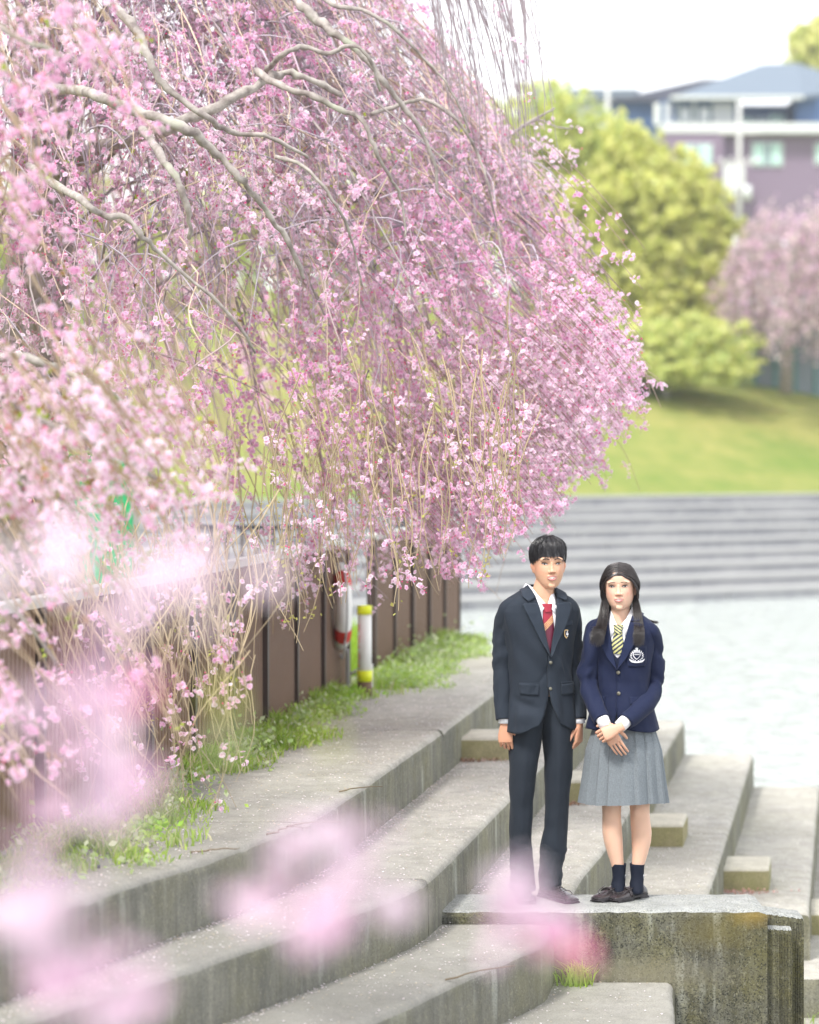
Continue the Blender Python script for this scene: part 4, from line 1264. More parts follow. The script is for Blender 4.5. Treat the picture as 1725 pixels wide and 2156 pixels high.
    for x, z, w, h in ((0, .008, .0018, .006), (-.003, -.001, .0022, .006), (.002, -.003, .003, .005), (0, -.012, .002, .003)):
        mb.add([T.front(bx+x-w, bz+z-h, .0150), T.front(bx+x+w, bz+z-h*.6, .0150), T.front(bx+x+w*.6, bz+z+h, .0150), T.front(bx+x-w*.5, bz+z+h*.7, .0150)], [(0, 1, 2, 3)])
    setp(mb.build('badge_figure', M['emb'], bd_), kind='stuff')
    # sleeves
    shL = T.out(-.165, .0, 1.405); shR = T.out(.165, .0, 1.405)
    sleeve('sleeve', [shL+Vector((.040, 0, .012)), shL+Vector((.004, .0, -.008)), (-.168, -.01, 1.31), (-.175, .0, 1.16), (-.175, -.02, 1.00), (-.167, -.045, .868)], [.030, .048, .053, .051, .046, .041], M['suit'], root, 1, .009)
    sleeve('sleeve', [shR+Vector((-.040, 0, .012)), shR+Vector((-.004, 0, -.008)), (.168, .07, 1.31), (.175, .085, 1.16), (.185, .06, 1.00), (.196, .02, .862)], [.030, .048, .052, .050, .046, .041], M['suit'], root, 5, .009)
    for c, d in (((-.165, -.046, .862), (-.012, -.02, -1)), ((.1965, .018, .856), (.01, -.03, -1))):
        mb = MB(); c = Vector(c); d = Vector(d).normalized(); mb.tube([c-d*.012, c+d*.010, c+d*.0102, c-d*.01], [.030, .0315, .029, .028], 20, cap=False); mb.build('shirt_cuff', M['shirt'], root)
    # trousers
    tr = MB()
    def leg(rows):
        rings = []
        for z, cx, cy, w, d in rows:
            r = ell(cx, cy, z, w, d, 30, 2.0)
            rr = []
            for i, (x, y, zz) in enumerate(r):
                a = 2*math.pi*i/30; cr = .010*math.exp(-((min(a, 2*math.pi-a))/.16)**2)*min(1, max(0, (1.0-z)*3))
                q = mnoise.noise(Vector((x*14, y*14, z*9+cx*30)))*.006 + (.007*mnoise.noise(Vector((x*10, y*10, z*38))) if z < .26 else .002*mnoise.noise(Vector((x*20, y*20, z*22))))
                L = math.hypot(x-cx, y-cy); x += (x-cx)/L*q; y += (y-cy)/L*q-cr
                rr.append((x, y, zz))
            rings.append(rr)
        tr.loft(rings[::-1])
    def dens(rows, m=5):
        out = []
        for a, b in zip(rows[:-1], rows[1:]):
            for j in range(m): out.append(tuple(a[i]+(b[i]-a[i])*j/m for i in range(5)))
        out.append(rows[-1]); return out
    leg(dens([(.98, -.03, .02, .09, .085), (.90, -.052, .018, .088, .098), (.80, -.062, .010, .083, .096), (.66, -.072, .0, .072, .086), (.47, -.084, -.004, .056, .066), (.34, -.086, 0, .055, .062), (.22, -.084, .002, .055, .060), (.12, -.080, 0, .060, .066), (.075, -.078, -.004, .063, .074), (.045, -.078, -.006, .060, .074)], 6))
    leg(dens([(.98, .05, .03, .09, .085), (.90, .080, .03, .088, .098), (.80, .094, .024, .080, .096), (.66, .098, .018, .072, .086), (.47, .090, .016, .060, .068), (.34, .084, .018, .058, .064), (.25, .074, .016, .065, .068), (.20, .068, .014, .061, .066), (.12, .060, .008, .057, .066), (.07, .058, .002, .054, .070), (.05, .058, .002, .052, .068)], 6))
    tr.build('trousers', M['trouser'], root)
    shoe(root, Matrix.Translation((-.078, .02, 0)) @ Matrix.Rotation(R(4), 4, 'Z'), False, .275, .047)
    shoe(root, Matrix.Translation((.058, .025, 0)) @ Matrix.Rotation(R(30), 4, 'Z'), False, .275, .047)
    # body
    k = 1.0; mbh, H = head_parts(1.622, False, (.050, -.004), R(7), R(-1), R(2))
    rings = []
    for z, w, d, cx, cy in ((1.40, .085, .07, .015, .02), (1.455, .064, .060, .020, .014), (1.49, .0535, .055, .024, .010), (1.53, .051, .054, .034, .010), (1.56, .052, .055, .045, .014), (1.60, .05, .05, .05, .02)): rings.append(ell(cx, cy, z, w, d, 24))
    smf(mbh, rings)
    hV = remesh(mbh, .0024, 7); hV = (cheeks(hV[0], H), hV[1])
    mbb = MB()
    smf(mbb, [ell(0, .01, z, w, d, 24) for z, w, d in ((.95, .10, .06), (1.05, .11, .07), (1.2, .13, .08), (1.36, .15, .085), (1.43, .10, .07), (1.46, .055, .055))])
    for sx, S_ in ((-1, [shL, (-.160, -.01, 1.31), (-.168, 0, 1.16), (-.170, -.02, 1.0), (-.165, -.046, .85)]), (1, [shR, (.160, .07, 1.31), (.168, .085, 1.16), (.182, .06, 1.0), (.197, .018, .85)])):
        mbb.tube(S_, [.026, .028, .026, .026, .025], 14)
    for rows in ([(-.06, .01, .9), (-.07, 0, .66), (-.084, 0, .45), (-.085, .005, .25), (-.078, .012, .04)], [(.09, .02, .9), (.098, .018, .66), (.09, .016, .45), (.075, .016, .25), (.058, .02, .04)]): mbb.tube(rows, [.075, .062, .048, .042, .034], 14)
    bV = remesh(mbb, .009, 2)
    hL = hand(Matrix.Translation((-.164, -.050, .842)) @ Matrix.Rotation(R(-14), 4, 'Z') @ Matrix.Rotation(R(-3), 4, 'Y') @ Matrix.Rotation(R(-4), 4, 'X'), .80, 1, scale=.90)
    hR = hand(Matrix.Translation((.198, .012, .836)) @ Matrix.Rotation(R(60), 4, 'Z') @ Matrix.Rotation(R(4), 4, 'Y'), .85, -1, scale=.90)
    V, Tt = joinVT([hV, bV, hL, hR]); ncol = skin_colour(V, SK_B, H); ncol[-len(hL[0])-len(hR[0]):] *= np.array([.92, .80, .78])
    o = npmesh('body', V, Tt, M['skin'], root, smooth=True, col=np.clip(ncol, 0, 1))
    face_bits(root, H, 1.0, False)
    # hair
    def sk(az, pol, off):
        """az 0 = face, + = image right; pol 0 = crown; head-local"""
        a, b, c = .0745, .094, .104
        d = Vector((math.sin(az)*math.sin(pol), -math.cos(az)*math.sin(pol), math.cos(pol)))
        base = Vector((d.x*a, d.y*b+.004, d.z*c+.003)); nn = Vector((d.x/a, d.y/b, d.z/c)).normalized()
        return base+nn*off
    def polend(az):
        # hair ends: fringe at the brows, sides over the ear tops, nape at the back
        A_ = abs(((az+math.pi) % (2*math.pi))-math.pi)
        return np.interp(A_, [0, .5, .85, 1.15, 1.5, 1.9, 2.5, 3.15], [1.31, 1.33, 1.42, 1.54, 1.60, 1.95, 2.25, 2.3])
    paths = []
    for i in range(4200):
        az = random.uniform(-math.pi, math.pi); lay = random.random()
        pe = polend(az)+.05*math.sin(az*23)+.04*math.sin(az*41+2)-random.uniform(0, .16)-(random.random() < .4)*random.uniform(0, .5)
        ps = random.uniform(.02, .25); ck = int((az+math.pi)*9)+int(lay*3)*60; rc = random.Random(ck)
        az0 = az+rc.gauss(0, .55); drift = rc.gauss(0, .13)+random.gauss(0, .03); pe += rc.uniform(-.12, .05)
        o0 = .005+.010*lay+rc.uniform(0, .009); P = []
        for j in range(9):
            t = j/8; pol = ps+(pe-ps)*t; aa = az0+(az-az0)*min(1, t*1.6)+drift*t
            off = o0*(.55+.9*math.sin(math.pi*min(1, t*.85+.1)))+.0015*math.sin(t*9+i)
            off *= 1-.55*max(0, t-.55)/.45
            P.append((H @ sk(aa, pol, off))[:])
        paths.append(P)
    for i in range(160):      # tuft standing up at the whorl
        az = random.uniform(-math.pi, math.pi); P = []
        for j in range(9): t = j/8; P.append((H @ (sk(az+.6*t, .05+(.12+.3*((i*37) % 11)/11)*t, .012+.016*math.sin(math.pi*t*.62)*(.5+((i*53) % 7)/9))))[:])
        paths.append(P)
    h = tube_paths('hair', paths, .0011, M['hair'], root)
    mb = MB(); rings = []
    for q in np.linspace(.02, 1, 16):
        rings.append([(H @ sk(az, max(.02, (polend(az)-.06)*q), .004+.009*math.sin(math.pi*min(1, q*.9+.05))))[:] for az in np.linspace(-math.pi, math.pi, 48, endpoint=False)])
    smf(mb, rings, cap=False); mb.build('hair_base', M['hair'], h)
    return root
boy = build_boy(); boy.scale = (1, 1, 1.006)

# =============================================================== the girl
def build_girl():
    root = empty('person', ((1313-862.5)*13.0/F, 13.0, 0), label='shorter student with long black hair in navy blazer and grey pleated skirt, hands folded', cat='person')
    yaw = R(-17)
    T = Torso([(1.395, .060, .048, .060), (1.380, .085, .058, .070), (1.360, .115, .072, .080), (1.340, .140, .082, .086), (1.315, .160, .090, .092), (1.28, .166, .100, .096), (1.22, .158, .114, .098), (1.15, .146, .112, .094),
               (1.05, .135, .102, .090), (.98, .140, .106, .096), (.90, .156, .120, .112), (.82, .174, .132, .128), (.79, .178, .135, .130)], yaw, (-.004, .012), 2.3)
    def fold(th, z):
        q = .0045*mnoise.noise(Vector((math.sin(th)*3.2+9, math.cos(th)*3.2, z*6)))
        low = max(0, min(1, (1.05-z)/.2)); q += low*.006*math.sin(th*4.0+.6)
        q += .003*math.sin((th*1.3+(z-1.1)*9)*4)*math.exp(-((z-1.1)/.14)**2)*math.exp(-(th/1.1)**2)
        return q
    T.fold = fold
    zb = 1.120
    def opn(z):
        if z > zb: return .001+.062*min(1, max(0, (z-zb)/(1.39-zb)))**.95
        if z < .93: return .035*((.93-z)/.12)**2
        return .001
    T.coat('blazer', M['navy_wool'], root, 1.392, .818, lambda z: opn(z) if not (.93 < z < zb) else -.006, opn, hemvar=lambda u: .818+.014*(math.exp(-(u/.03)**2)+math.exp(-((1-u)/.03)**2))+.005*math.sin(u*23+1))
    def V_(z): return .001+.062*min(1, max(0, (z-zb)/(1.39-zb)))**.95
    for sgn in (1, -1):
        T.patch([(sgn*-V_(z), z) for z in np.linspace(1.388, 1.345, 4)], [(sgn*-.086, 1.388), (sgn*-.098, 1.360), (sgn*-.084, 1.345)], .006, 'collar', M['navy_lapel'], root, 8, 6, .004, .014)
        T.patch([(sgn*-V_(z), z) for z in np.linspace(1.340, zb-.008, 10)], [(sgn*-.080, 1.340), (sgn*-.108, 1.330), (sgn*-.100, 1.300), (sgn*-.078, 1.240), (sgn*-.042, 1.17), (sgn*-.012, zb+.01), (0, zb-.01)], .006, 'lapel', M['navy_lapel'], root, 26, 8, .004, .014)
    Ts = Torso([(z, w-.012, f-.012, b-.012) for z, w, f, b in T.rows], yaw, T.c, T.p)
    Ts.patch([(-.080, z) for z in np.linspace(1.312, 1.10, 10)], [(.080, z) for z in np.linspace(1.312, 1.10, 10)], -.001, 'shirt', M['shirt'], root, 20, 14)
    # v-neck knit with pale trim
    Ts.patch([(-.058, 1.300), (-.052, 1.24), (-.030, 1.2), (0, 1.172)], [(-.085, 1.300), (-.08, 1.2), (-.05, 1.12), (0, 1.09)], .003, 'knit_vest', M['vest'], root, 20, 8)
    Ts.patch([(.058, 1.300), (.052, 1.24), (.030, 1.2), (0, 1.172)], [(.085, 1.300), (.08, 1.2), (.05, 1.12), (0, 1.09)], .003, 'knit_vest', M['vest'], root, 20, 8)
    for sx in (-1, 1):
        Ts.patch([(sx*.050, 1.300), (sx*.044, 1.25), (sx*.026, 1.212), (0, 1.184)], [(sx*.060, 1.300), (sx*.053, 1.24), (sx*.031, 1.2), (0, 1.168)], .005, 'knit_trim', M['shirt'], root, 20, 3)
    mb = MB(); smf(mb, [[(x, y, zz-.085*max(0, math.cos(2*math.pi*i/32+.3))**1.3) for i, (x, y, zz) in enumerate(ell(-.012, .008, z, r, r*1.05, 32))] for z, r in ((1.335, .064), (1.370, .0545), (1.392, .0515), (1.3925, .049), (1.36, .0495))], cap=False); mb.build('shirt_collar', M['shirt'], root)
    for sx in (-1, 1):
        cp = T.out
        a = [cp(sx*.044, .035, 1.408), cp(sx*.045, -.018, 1.398), cp(sx*.032, -.052, 1.360), cp(sx*.003, -.082, 1.316)]
        b = [cp(sx*.060, .035, 1.380), cp(sx*.062, -.030, 1.360), cp(sx*.056, -.070, 1.318), cp(sx*.038, -.096, 1.268)]
        mb = MB(); mb.loft([[tuple(p) for p in a], [tuple((p+q)/2+Vector((0, -.004, .003))) for p, q in zip(a, b)], [tuple(p) for p in b]], cap=False, closed=False)
        o = mb.build('collar_wing', M['shirt'], root); md = o.modifiers.new('s', 'SOLIDIFY'); md.thickness = .003
    def tie(rows, slope, per, off, name):
        mb = MB(); n = len(rows); m = 16; V = []
        for z, hw in rows:
            for j in range(m+1): V.append(tuple(Ts.front(hw*(2*j/m-1), z, off+.004*(1-(2*j/m-1)**2))))
        for i in range(n-1):
            for j in range(m):
                mb.f.append([i*(m+1)+j, i*(m+1)+j+1, (i+1)*(m+1)+j+1, (i+1)*(m+1)+j]); x = rows[i][1]*(2*(j+.5)/m-1)
                mb.mi.append(0 if ((rows[i][0]-x*slope)/per) % 1 < .5 else 1); mb.sm.append(True)
        mb.v = V; o = mb.build(name, [M['tie_yellow'], M['tie_navy']], root); md = o.modifiers.new('s', 'SOLIDIFY'); md.thickness = .004; md.offset = 0
    tie([(z, np.interp(z, [1.185, 1.20, 1.24, 1.30], [.012, .024, .027, .014])) for z in np.linspace(1.300, 1.19, 70)], .9, .0215, .009, 'tie')
    tie([(z, np.interp(z, [1.285, 1.328], [.013, .021])) for z in np.linspace(1.328, 1.285, 30)], -.8, .014, .014, 'tie_knot')
    for x, z in ((.004, 1.100), (.006, 1.000)):
        mb = MB(); p = T.front(x, z, .004); disc(mb, p, T.out(0, -1, 0)-T.out(0, 0, 0), .0095, .005); mb.build('button', M['button_metal'], root)
    for x0, x1 in ((-.125, -.060), (.055, .125)):
        T.patch([(x0, .985), (x0+.002, .950)], [(x1, .985), (x1-.002, .950)], .004, 'pocket_flap', M['navy_wool'], root, 6, 10, .003)
    T.patch([(.042, 1.228), (.044, 1.150), (.052, 1.128)], [(.132, 1.228), (.130, 1.150), (.122, 1.128)], .003, 'breast_pocket', M['navy_wool'], root, 10, 12, .003)
    # embroidered crest: shield, crown, laurel, ribbon
    ex, ez = .088, 1.185
    def emb(pts, off, mat, par, nm='crest', th=.0015):
        mb = MB(); mb.add([T.front(ex+x, ez+z, off) for x, z in pts], [tuple(range(len(pts)))]); o = mb.build(nm, mat, par); md = o.modifiers.new('s', 'SOLIDIFY'); md.thickness = th; return o
    cr = emb([(-.016, .014), (-.016, -.002), (-.010, -.013), (0, -.022), (.010, -.013), (.016, -.002), (.016, .014)], .0065, M['emb'], root)
    emb([(-.0125, .0105), (-.0125, -.002), (-.008, -.010), (0, -.0175), (.008, -.010), (.0125, -.002), (.0125, .0105)], .0082, M['navy_wool'], cr, 'crest_field')
    mbx = MB()
    def q(pts, off=.0085): mbx.add([T.front(ex+x, ez+z, off) for x, z in pts], [tuple(range(len(pts)))])
    for i in range(5): q([(-.0105+i*.0042, .001), (-.0075+i*.0042, .001), (-.0075+i*.0042, .006), (-.0105+i*.0042, .006)], .0098)
    q([(-.011, .016), (.011, .016), (.013, .026), (.006, .022), (0, .031), (-.006, .022), (-.013, .026)])
    q([(-.005, .026), (.005, .026), (.006, .034), (0, .037), (-.006, .034)])
    for sx in (-1, 1):
        for i in range(9):
            a = R(-72+i*19); cx, cz = sx*.0245*math.cos(a), -.003+.0255*math.sin(a); tx, tz = sx*.0075*math.cos(a+.6), .0095*math.sin(a+.6)
            q([(cx-tz*.28*sx, cz+tx*.28*sx), (cx+tx*.9, cz+tz*.9), (cx+tz*.28*sx, cz-tx*.28*sx), (cx-tx*.7, cz-tz*.7)])
        q([(sx*.004, -.032), (sx*.020, -.027), (sx*.033, -.017), (sx*.030, -.026), (sx*.022, -.034), (sx*.004, -.037)])
    q([(-.006, -.030), (.006, -.030), (.006, -.037), (-.006, -.037)])
    setp(mbx.build('crest_laurel', M['emb'], cr), kind='stuff')
    # sleeves, cuffs
    shL = T.out(-.142, 0, 1.300); shR = T.out(.142, 0, 1.300)
    wL = Vector((-.112, -.165, .880)); wR = Vector((-.008, -.172, .872))
    sleeve('sleeve', [shL+Vector((.030, 0, .010)), shL+Vector((.002, 0, -.006)), (-.158, -.01, 1.20), (-.172, -.02, 1.06), (-.150, -.085, .960), wL], [.030, .045, .047, .046, .044, .038], M['navy_wool'], root, 11, .012)
    sleeve('sleeve', [shR+Vector((-.030, 0, .010)), shR+Vector((.000, 0, -.006)), (.148, .015, 1.18), (.152, .01, 1.03), (.095, -.085, .945), wR], [.030, .045, .048, .050, .046, .039], M['navy_wool'], root, 17, .013)
    dL = Vector((.045, -.035, -.10)).normalized(); dR = Vector((-.085, -.035, -.075)).normalized()
    for w_, d in ((wL, dL), (wR, dR)):
        mb = MB(); mb.tube([w_-d*.012, w_+d*.036, w_+d*.0362, w_-d*.005], [.032, .0305, .0275, .027], 22, cap=False); mb.build('shirt_cuff', M['shirt'], root)
    # pleated skirt
    mb = MB(); NP = 17; n = NP*8; rings = []; Zs = np.linspace(.93, .468, 34)
    offs = [random.gauss(0, .12) for _ in range(NP+1)]
    for z in Zs:
        t = (.93-z)/.462; w = .118+.040*min(1, t*2.2)+.042*t**1.1; d = .092+.03*min(1, t*2)+.038*t; r = []
        for i in range(n):
            u = i/n; th = 2*math.pi*u
            ph = (u*NP + .10*t*math.sin(th*3+1)) % 1
            front_flat = math.exp(-((math.atan2(math.sin(th+.0), math.cos(th))-.05)/.30)**2)
            amp = (.0035+.0190*t)*(1-.55*front_flat)
            saw = amp*(1-ph if ph > .14 else ph/.14*.86)
            q_ = saw + .010*t*math.sin(th*4+1.5)+.006*t*mnoise.noise(Vector((math.sin(th)*2.5, math.cos(th)*2.5, z*3)))
            sn, cs = math.sin(th), math.cos(th); x = (w-.006+q_)*sn; y = -(d-.006+q_)*cs
            X = x*math.cos(yaw*.5)-y*math.sin(yaw*.5); Y_ = x*math.sin(yaw*.5)+y*math.cos(yaw*.5)
            r.append((X+.003, Y_+.012, z+ (.006*math.sin(th*2+.4)*t)))
        rings.append(r)
    mb.loft(rings, cap=False, sm=False); o = mb.build('pleated_skirt', M['skirt'], root); md = o.modifiers.new('s', 'SOLIDIFY'); md.thickness = .003; md.offset = -1
    # legs, socks, shoes
    mbb = MB()
    def legr(rows): smf(mbb, [ell(cx, cy, z, w, d, 22, 2.0) for z, cx, cy, w, d in rows][::-1])
    legr([(.72, -.066, .01, .070, .078), (.56, -.060, .005, .056, .062), (.48, -.057, 0, .050, .055), (.44, -.057, -.004, .0475, .052), (.41, -.057, -.004, .046, .050), (.37, -.056, .004, .0475, .050), (.32, -.053, .012, .049, .052), (.27, -.047, .014, .046, .050), (.21, -.037, .014, .038, .042), (.16, -.027, .014, .031, .036), (.12, -.021, .014, .0285, .034), (.07, -.019, .010, .030, .038)])
    legr([(.72, .082, .01, .072, .078), (.56, .080, .005, .058, .062), (.48, .078, 0, .052, .056), (.44, .079, -.004, .049, .053), (.41, .080, -.004, .048, .051), (.37, .083, .004, .0495, .051), (.32, .089, .012, .0505, .053), (.27, .088, .014, .047, .050), (.21, .081, .014, .038, .042), (.16, .072, .014, .0305, .036), (.12, .067, .014, .0285, .034), (.07, .066, .010, .030, .038)])
    for px_ in (-.046, .072): sphere(mbb, (px_-.008, -.047, .425), (.022, .012, .026))
    smf(mbb, [ell(0, .012, z, w, d, 24) for z, w, d in ((.66, .13, .085), (.80, .14, .095), (.95, .10, .075), (1.1, .11, .075), (1.25, .125, .08), (1.315, .09, .06), (1.345, .05, .05))])
    legV = remesh(mbb, .0075, 5)
    for cx, bx in ((-.021, -.06), (.068, .05)):
        mb = MB(); rings = []
        for z, c_, cy, w, d in ((.168, 0, .014, .0365, .0415), (.160, 0, .014, .0355, .0415), (.13, 0, .014, .0330, .039), (.10, .001, .012, .0315, .038), (.075, .002, .006, .034, .044), (.05, .002, -.004, .034, .052), (.03, .002, -.01, .032, .05)):
            rings.append([(p[0], p[1], p[2]+.002*math.sin(i*.9+z*200)) for i, p in enumerate(ell(cx+c_-(.006 if z < .08 else 0), cy, z, w, d, 22))])
        smf(mb, rings[::-1]); so = mb.build('sock', M['sock'], root)
        # woven shield on the outer ankle
        mbx2 = MB(); a0 = R(68)
        for pts, off, mi in (([(-.007, .010), (-.007, 0), (0, -.012), (.007, 0), (.007, .010)], .0012, 0), ([(-.005, .002), (-.004, -.002), (0, -.009), (.004, -.002), (.005, .002)], .0020, 1)):
            mbx2.add([(cx+(.0325+off)*math.sin(a0+x*28), .014-(.0385+off)*math.cos(a0+x*28), .108+z) for x, z in pts], [tuple(range(5))], mi)
        mbx2.build('sock_crest', [M['emb'], M['navy_lapel']], so)
    shoe(root, Matrix.Translation((-.024, .035, 0)) @ Matrix.Rotation(R(-40), 4, 'Z'), True, .245, .042)
    shoe(root, Matrix.Translation((.066, .030, 0)) @ Matrix.Rotation(R(-44), 4, 'Z'), True, .245, .042)
    # body: head, neck, arms, hands
    mbh, H = head_parts(1.513, True, (-.018, -.002), R(-9), R(-2.5), R(1))
    rings = []
    for z, w, d, cx, cy in ((1.29, .075, .06, -.01, .012), (1.345, .056, .050, -.012, .010), (1.38, .0465, .047, -.013, .008), (1.42, .0445, .047, -.014, .010), (1.45, .046, .050, -.016, .014), (1.49, .045, .048, -.018, .02)): rings.append(ell(cx, cy, z, w, d, 24))
    smf(mbh, rings); hV = remesh(mbh, .0024, 7); hV = (cheeks(hV[0], H), hV[1])
    mba = MB()
    mba.tube([shL, (-.158, -.01, 1.2), (-.168, -.02, 1.06), (-.150, -.085, .96), wL, wL+dL*.035], [.024, .024, .020, .020, .023, .024], 14)
    mba.tube([shR, (.148, .015, 1.18), (.150, .01, 1.03), (.095, -.085, .945), wR, wR+dR*.035], [.024, .024, .020, .020, .023, .024], 14)
    aV = remesh(mba, .006, 2)
    def frame(pos, d, back, thumb_side):
        """hand frame: -z along d, -y towards back"""
        z = -Vector(d).normalized(); y = -(Vector(back)-z*Vector(back).dot(z)).normalized(); x = y.cross(z).normalized()
        M4 = Matrix((x, y, z)).transposed().to_4x4(); M4.translation = pos; return M4
    # her right hand (photo left) lies under, pointing down right; her left hand closes over it
    hA = hand(frame(wL+dL*.048, (.052, -.005, -.085), (-.15, -1, -.1), 1), .26, 1, scale=.86)
    hB = hand(frame(wR+dR*.046+Vector((-.002, -.022, .002)), (-.088, .0, -.038), (-.1, -1, .30), -1), .95, -1, scale=.84)
    V, Tt = joinVT([hV, legV, aV, hA, hB]); ncol = skin_colour(V, SK_G, H, True); ncol[-len(hA[0])-len(hB[0]):] *= np.array([.90, .80, .76])
    npmesh('body', V, Tt, M['skin'], root, smooth=True, col=np.clip(ncol, 0, 1))
    face_bits(root, H, .955, True)
    # hair
    a_, b_, c_ = .0745, .094, .104
    def skp(d, off):
        d = Vector(d).normalized(); base = Vector((d.x*a_, d.y*b_+.004, d.z*c_+.001)); nn = Vector((d.x/a_, d.y/b_, d.z/c_)).normalized(); return base+nn*off
    paths = []
    def polyp(pts, k=14):
        pts = [Vector(p) for p in pts]; out = []; m = len(pts)-1
        for j in range(k):
            t = j/(k-1)*m; i = min(m-1, int(t)); t -= i
            p0 = pts[max(i-1, 0)]; p1 = pts[i]; p2 = pts[i+1]; p3 = pts[min(i+2, m)]
            out.append((.5*((2*p1)+(p2-p0)*t+(2*p0-5*p1+4*p2-p3)*t*t+(3*p1-p0-3*p2+p3)*t**3))[:])
        return out
    Hi = H.inverted()
    def W(x, y, z): return Hi @ Vector((x, y, z))
    for sx in (-1, 1):
        # cap: from the parting down the side of the skull to behind the ear, gathered at the back
        for i in range(1300):
            u = random.random()             # 0 front .. 1 back of the parting
            th0 = R(62)-R(125)*u            # angle along the parting, + = towards the face
            d0 = Vector((sx*.012+random.gauss(0, .012), -math.sin(th0), math.cos(th0)))
            sweep = .15+.5*u
            off = .005+.012*random.random()
            j1, j2 = random.gauss(0, .05), random.gauss(0, .06)
            d1 = Vector((sx*.62, -math.sin(th0)*(.92-.3*sweep)+j1, .62*math.cos(th0)+.15)); d2 = Vector((sx*1.0, -.42+.85*u+j2, .18-.1*u)); d3 = Vector((sx*.93, .05+.75*u+j1, -.22)); d4 = Vector((sx*.62, .55+.5*u, -.62))
            P = [skp(d0, off*.4), skp(d1, off), skp(d2, off*1.15+.004), skp(d3, off+.006), skp(d4, off+.004)]
            paths.append([(H @ Vector(p))[:] for p in polyp(P)])
        # face-framing locks sweeping off the forehead over the temple
        for i in range(420):
            o1 = random.uniform(.004, .014); j = random.gauss(0, .022); e = random.uniform(-.02, .015)
            sxx = .95 if sx > 0 else 1.0
            P = [skp((sx*.04, -.80+j, .60), o1*.5), skp((sx*.42, -.83+j, .40), o1), skp((sx*.80*sxx, -.60+j, .20), o1+.003), Vector((sx*(.0755+o1), -.030+j*.5, -.012)), Vector((sx*(.079+o1), -.012+j*.6, -.040+e)), Vector((sx*(.074+o1*.6), .012+j*.6, -.062+e))]
            paths.append([(H @ Vector(p))[:] for p in polyp(P)])
    # long locks falling in front of each shoulder
    for i in range(620):
        r1 = random.gauss(0, 1); r2 = random.gauss(0, 1); q = random.uniform(-1, 1); e = random.uniform(0, .05)+(random.random() < .15)*.02
        P = [(-.076+.008*r2, .020+.01*r1, 1.50), (-.088+.016*q, .006+.010*r1, 1.44), (-.096+.022*q, -.018+.01*r1, 1.385), (-.110+.027*q, -.062+.008*r1, 1.325), (-.130+.032*q, -.106+.008*r1, 1.268+.8*e), (-.140+.031*q+.005*r2, -.116+.008*r1, 1.215+e*1.3+.02*abs(q))]
        paths.append(polyp(P))
    for i in range(620):
        r1 = random.gauss(0, 1); r2 = random.gauss(0, 1); q = random.uniform(-1, 1); e = random.uniform(0, .045)+(random.random() < .15)*.02
        P = [(.052+.006*r2, .030+.01*r1, 1.50), (.060+.014*q, .004+.010*r1, 1.44), (.063+.020*q, -.052+.008*r1, 1.385), (.066+.024*q, -.086+.007*r1, 1.325), (.066+.025*q, -.132+.008*r1, 1.275+.8*e), (.060+.024*q+.005*r2, -.142+.008*r1, 1.222+e*1.3+.01*abs(q))]
        paths.append(polyp(P))
    # flyaway lock over the right shoulder, and loose wisps
    for i in range(90):
        q = random.gauss(0, 1); P = [(.062, .035, 1.42), (.072+.004*q, .03, 1.375), (.100+.004*q, .02, 1.348+.004*q), (.140, .0, 1.338+.003*q), (.172-.02*random.random(), -.01, 1.334+.004*q)]
        paths.append(polyp(P))
    for i in range(26):
        q = random.gauss(0, 1); P = [(-.080, -.01, 1.55), (-.094-.003*q, -.02, 1.52), (-.102-.004*q, -.022, 1.49+.01*q), (-.098+.004*q, -.02, 1.455+.015*q)]
        paths.append(polyp(P))
    h = tube_paths('hair', paths, .0009, M['hair2'], root)
    mb = MB(); rings = []
    for pol in np.linspace(.02, 1.0, 14):
        r = []
        for az in np.linspace(-math.pi, math.pi, 44, endpoint=False):
            A_ = abs(az); end = np.interp(A_, [0, .35, .7, 1.1, 1.5, 2.2, 3.15], [.80, .84, 1.12, 1.45, 1.75, 2.2, 2.3]); p = max(.02, end*pol)
            d = Vector((math.sin(az)*math.sin(p), -math.cos(az)*math.sin(p), math.cos(p))); r.append((H @ skp(d, .004))[:])
        rings.append(r)
    smf(mb, rings, cap=False); mb.build('hair_base', M['hair2'], h)
    # solid core of the rear hair so that no neck shows through behind
    mb = MB(); smf(mb, [ell(-.012, cy, z, w, d, 20) for z, w, d, cy in ((1.55, .066, .05, .05), (1.48, .070, .05, .05), (1.42, .066, .035, .055), (1.36, .070, .025, .062), (1.28, .068, .016, .105))]); mb.build('hair_back', M['hair2'], h)
    return root
girl = build_girl(); girl.scale = (1, 1, 1.006)
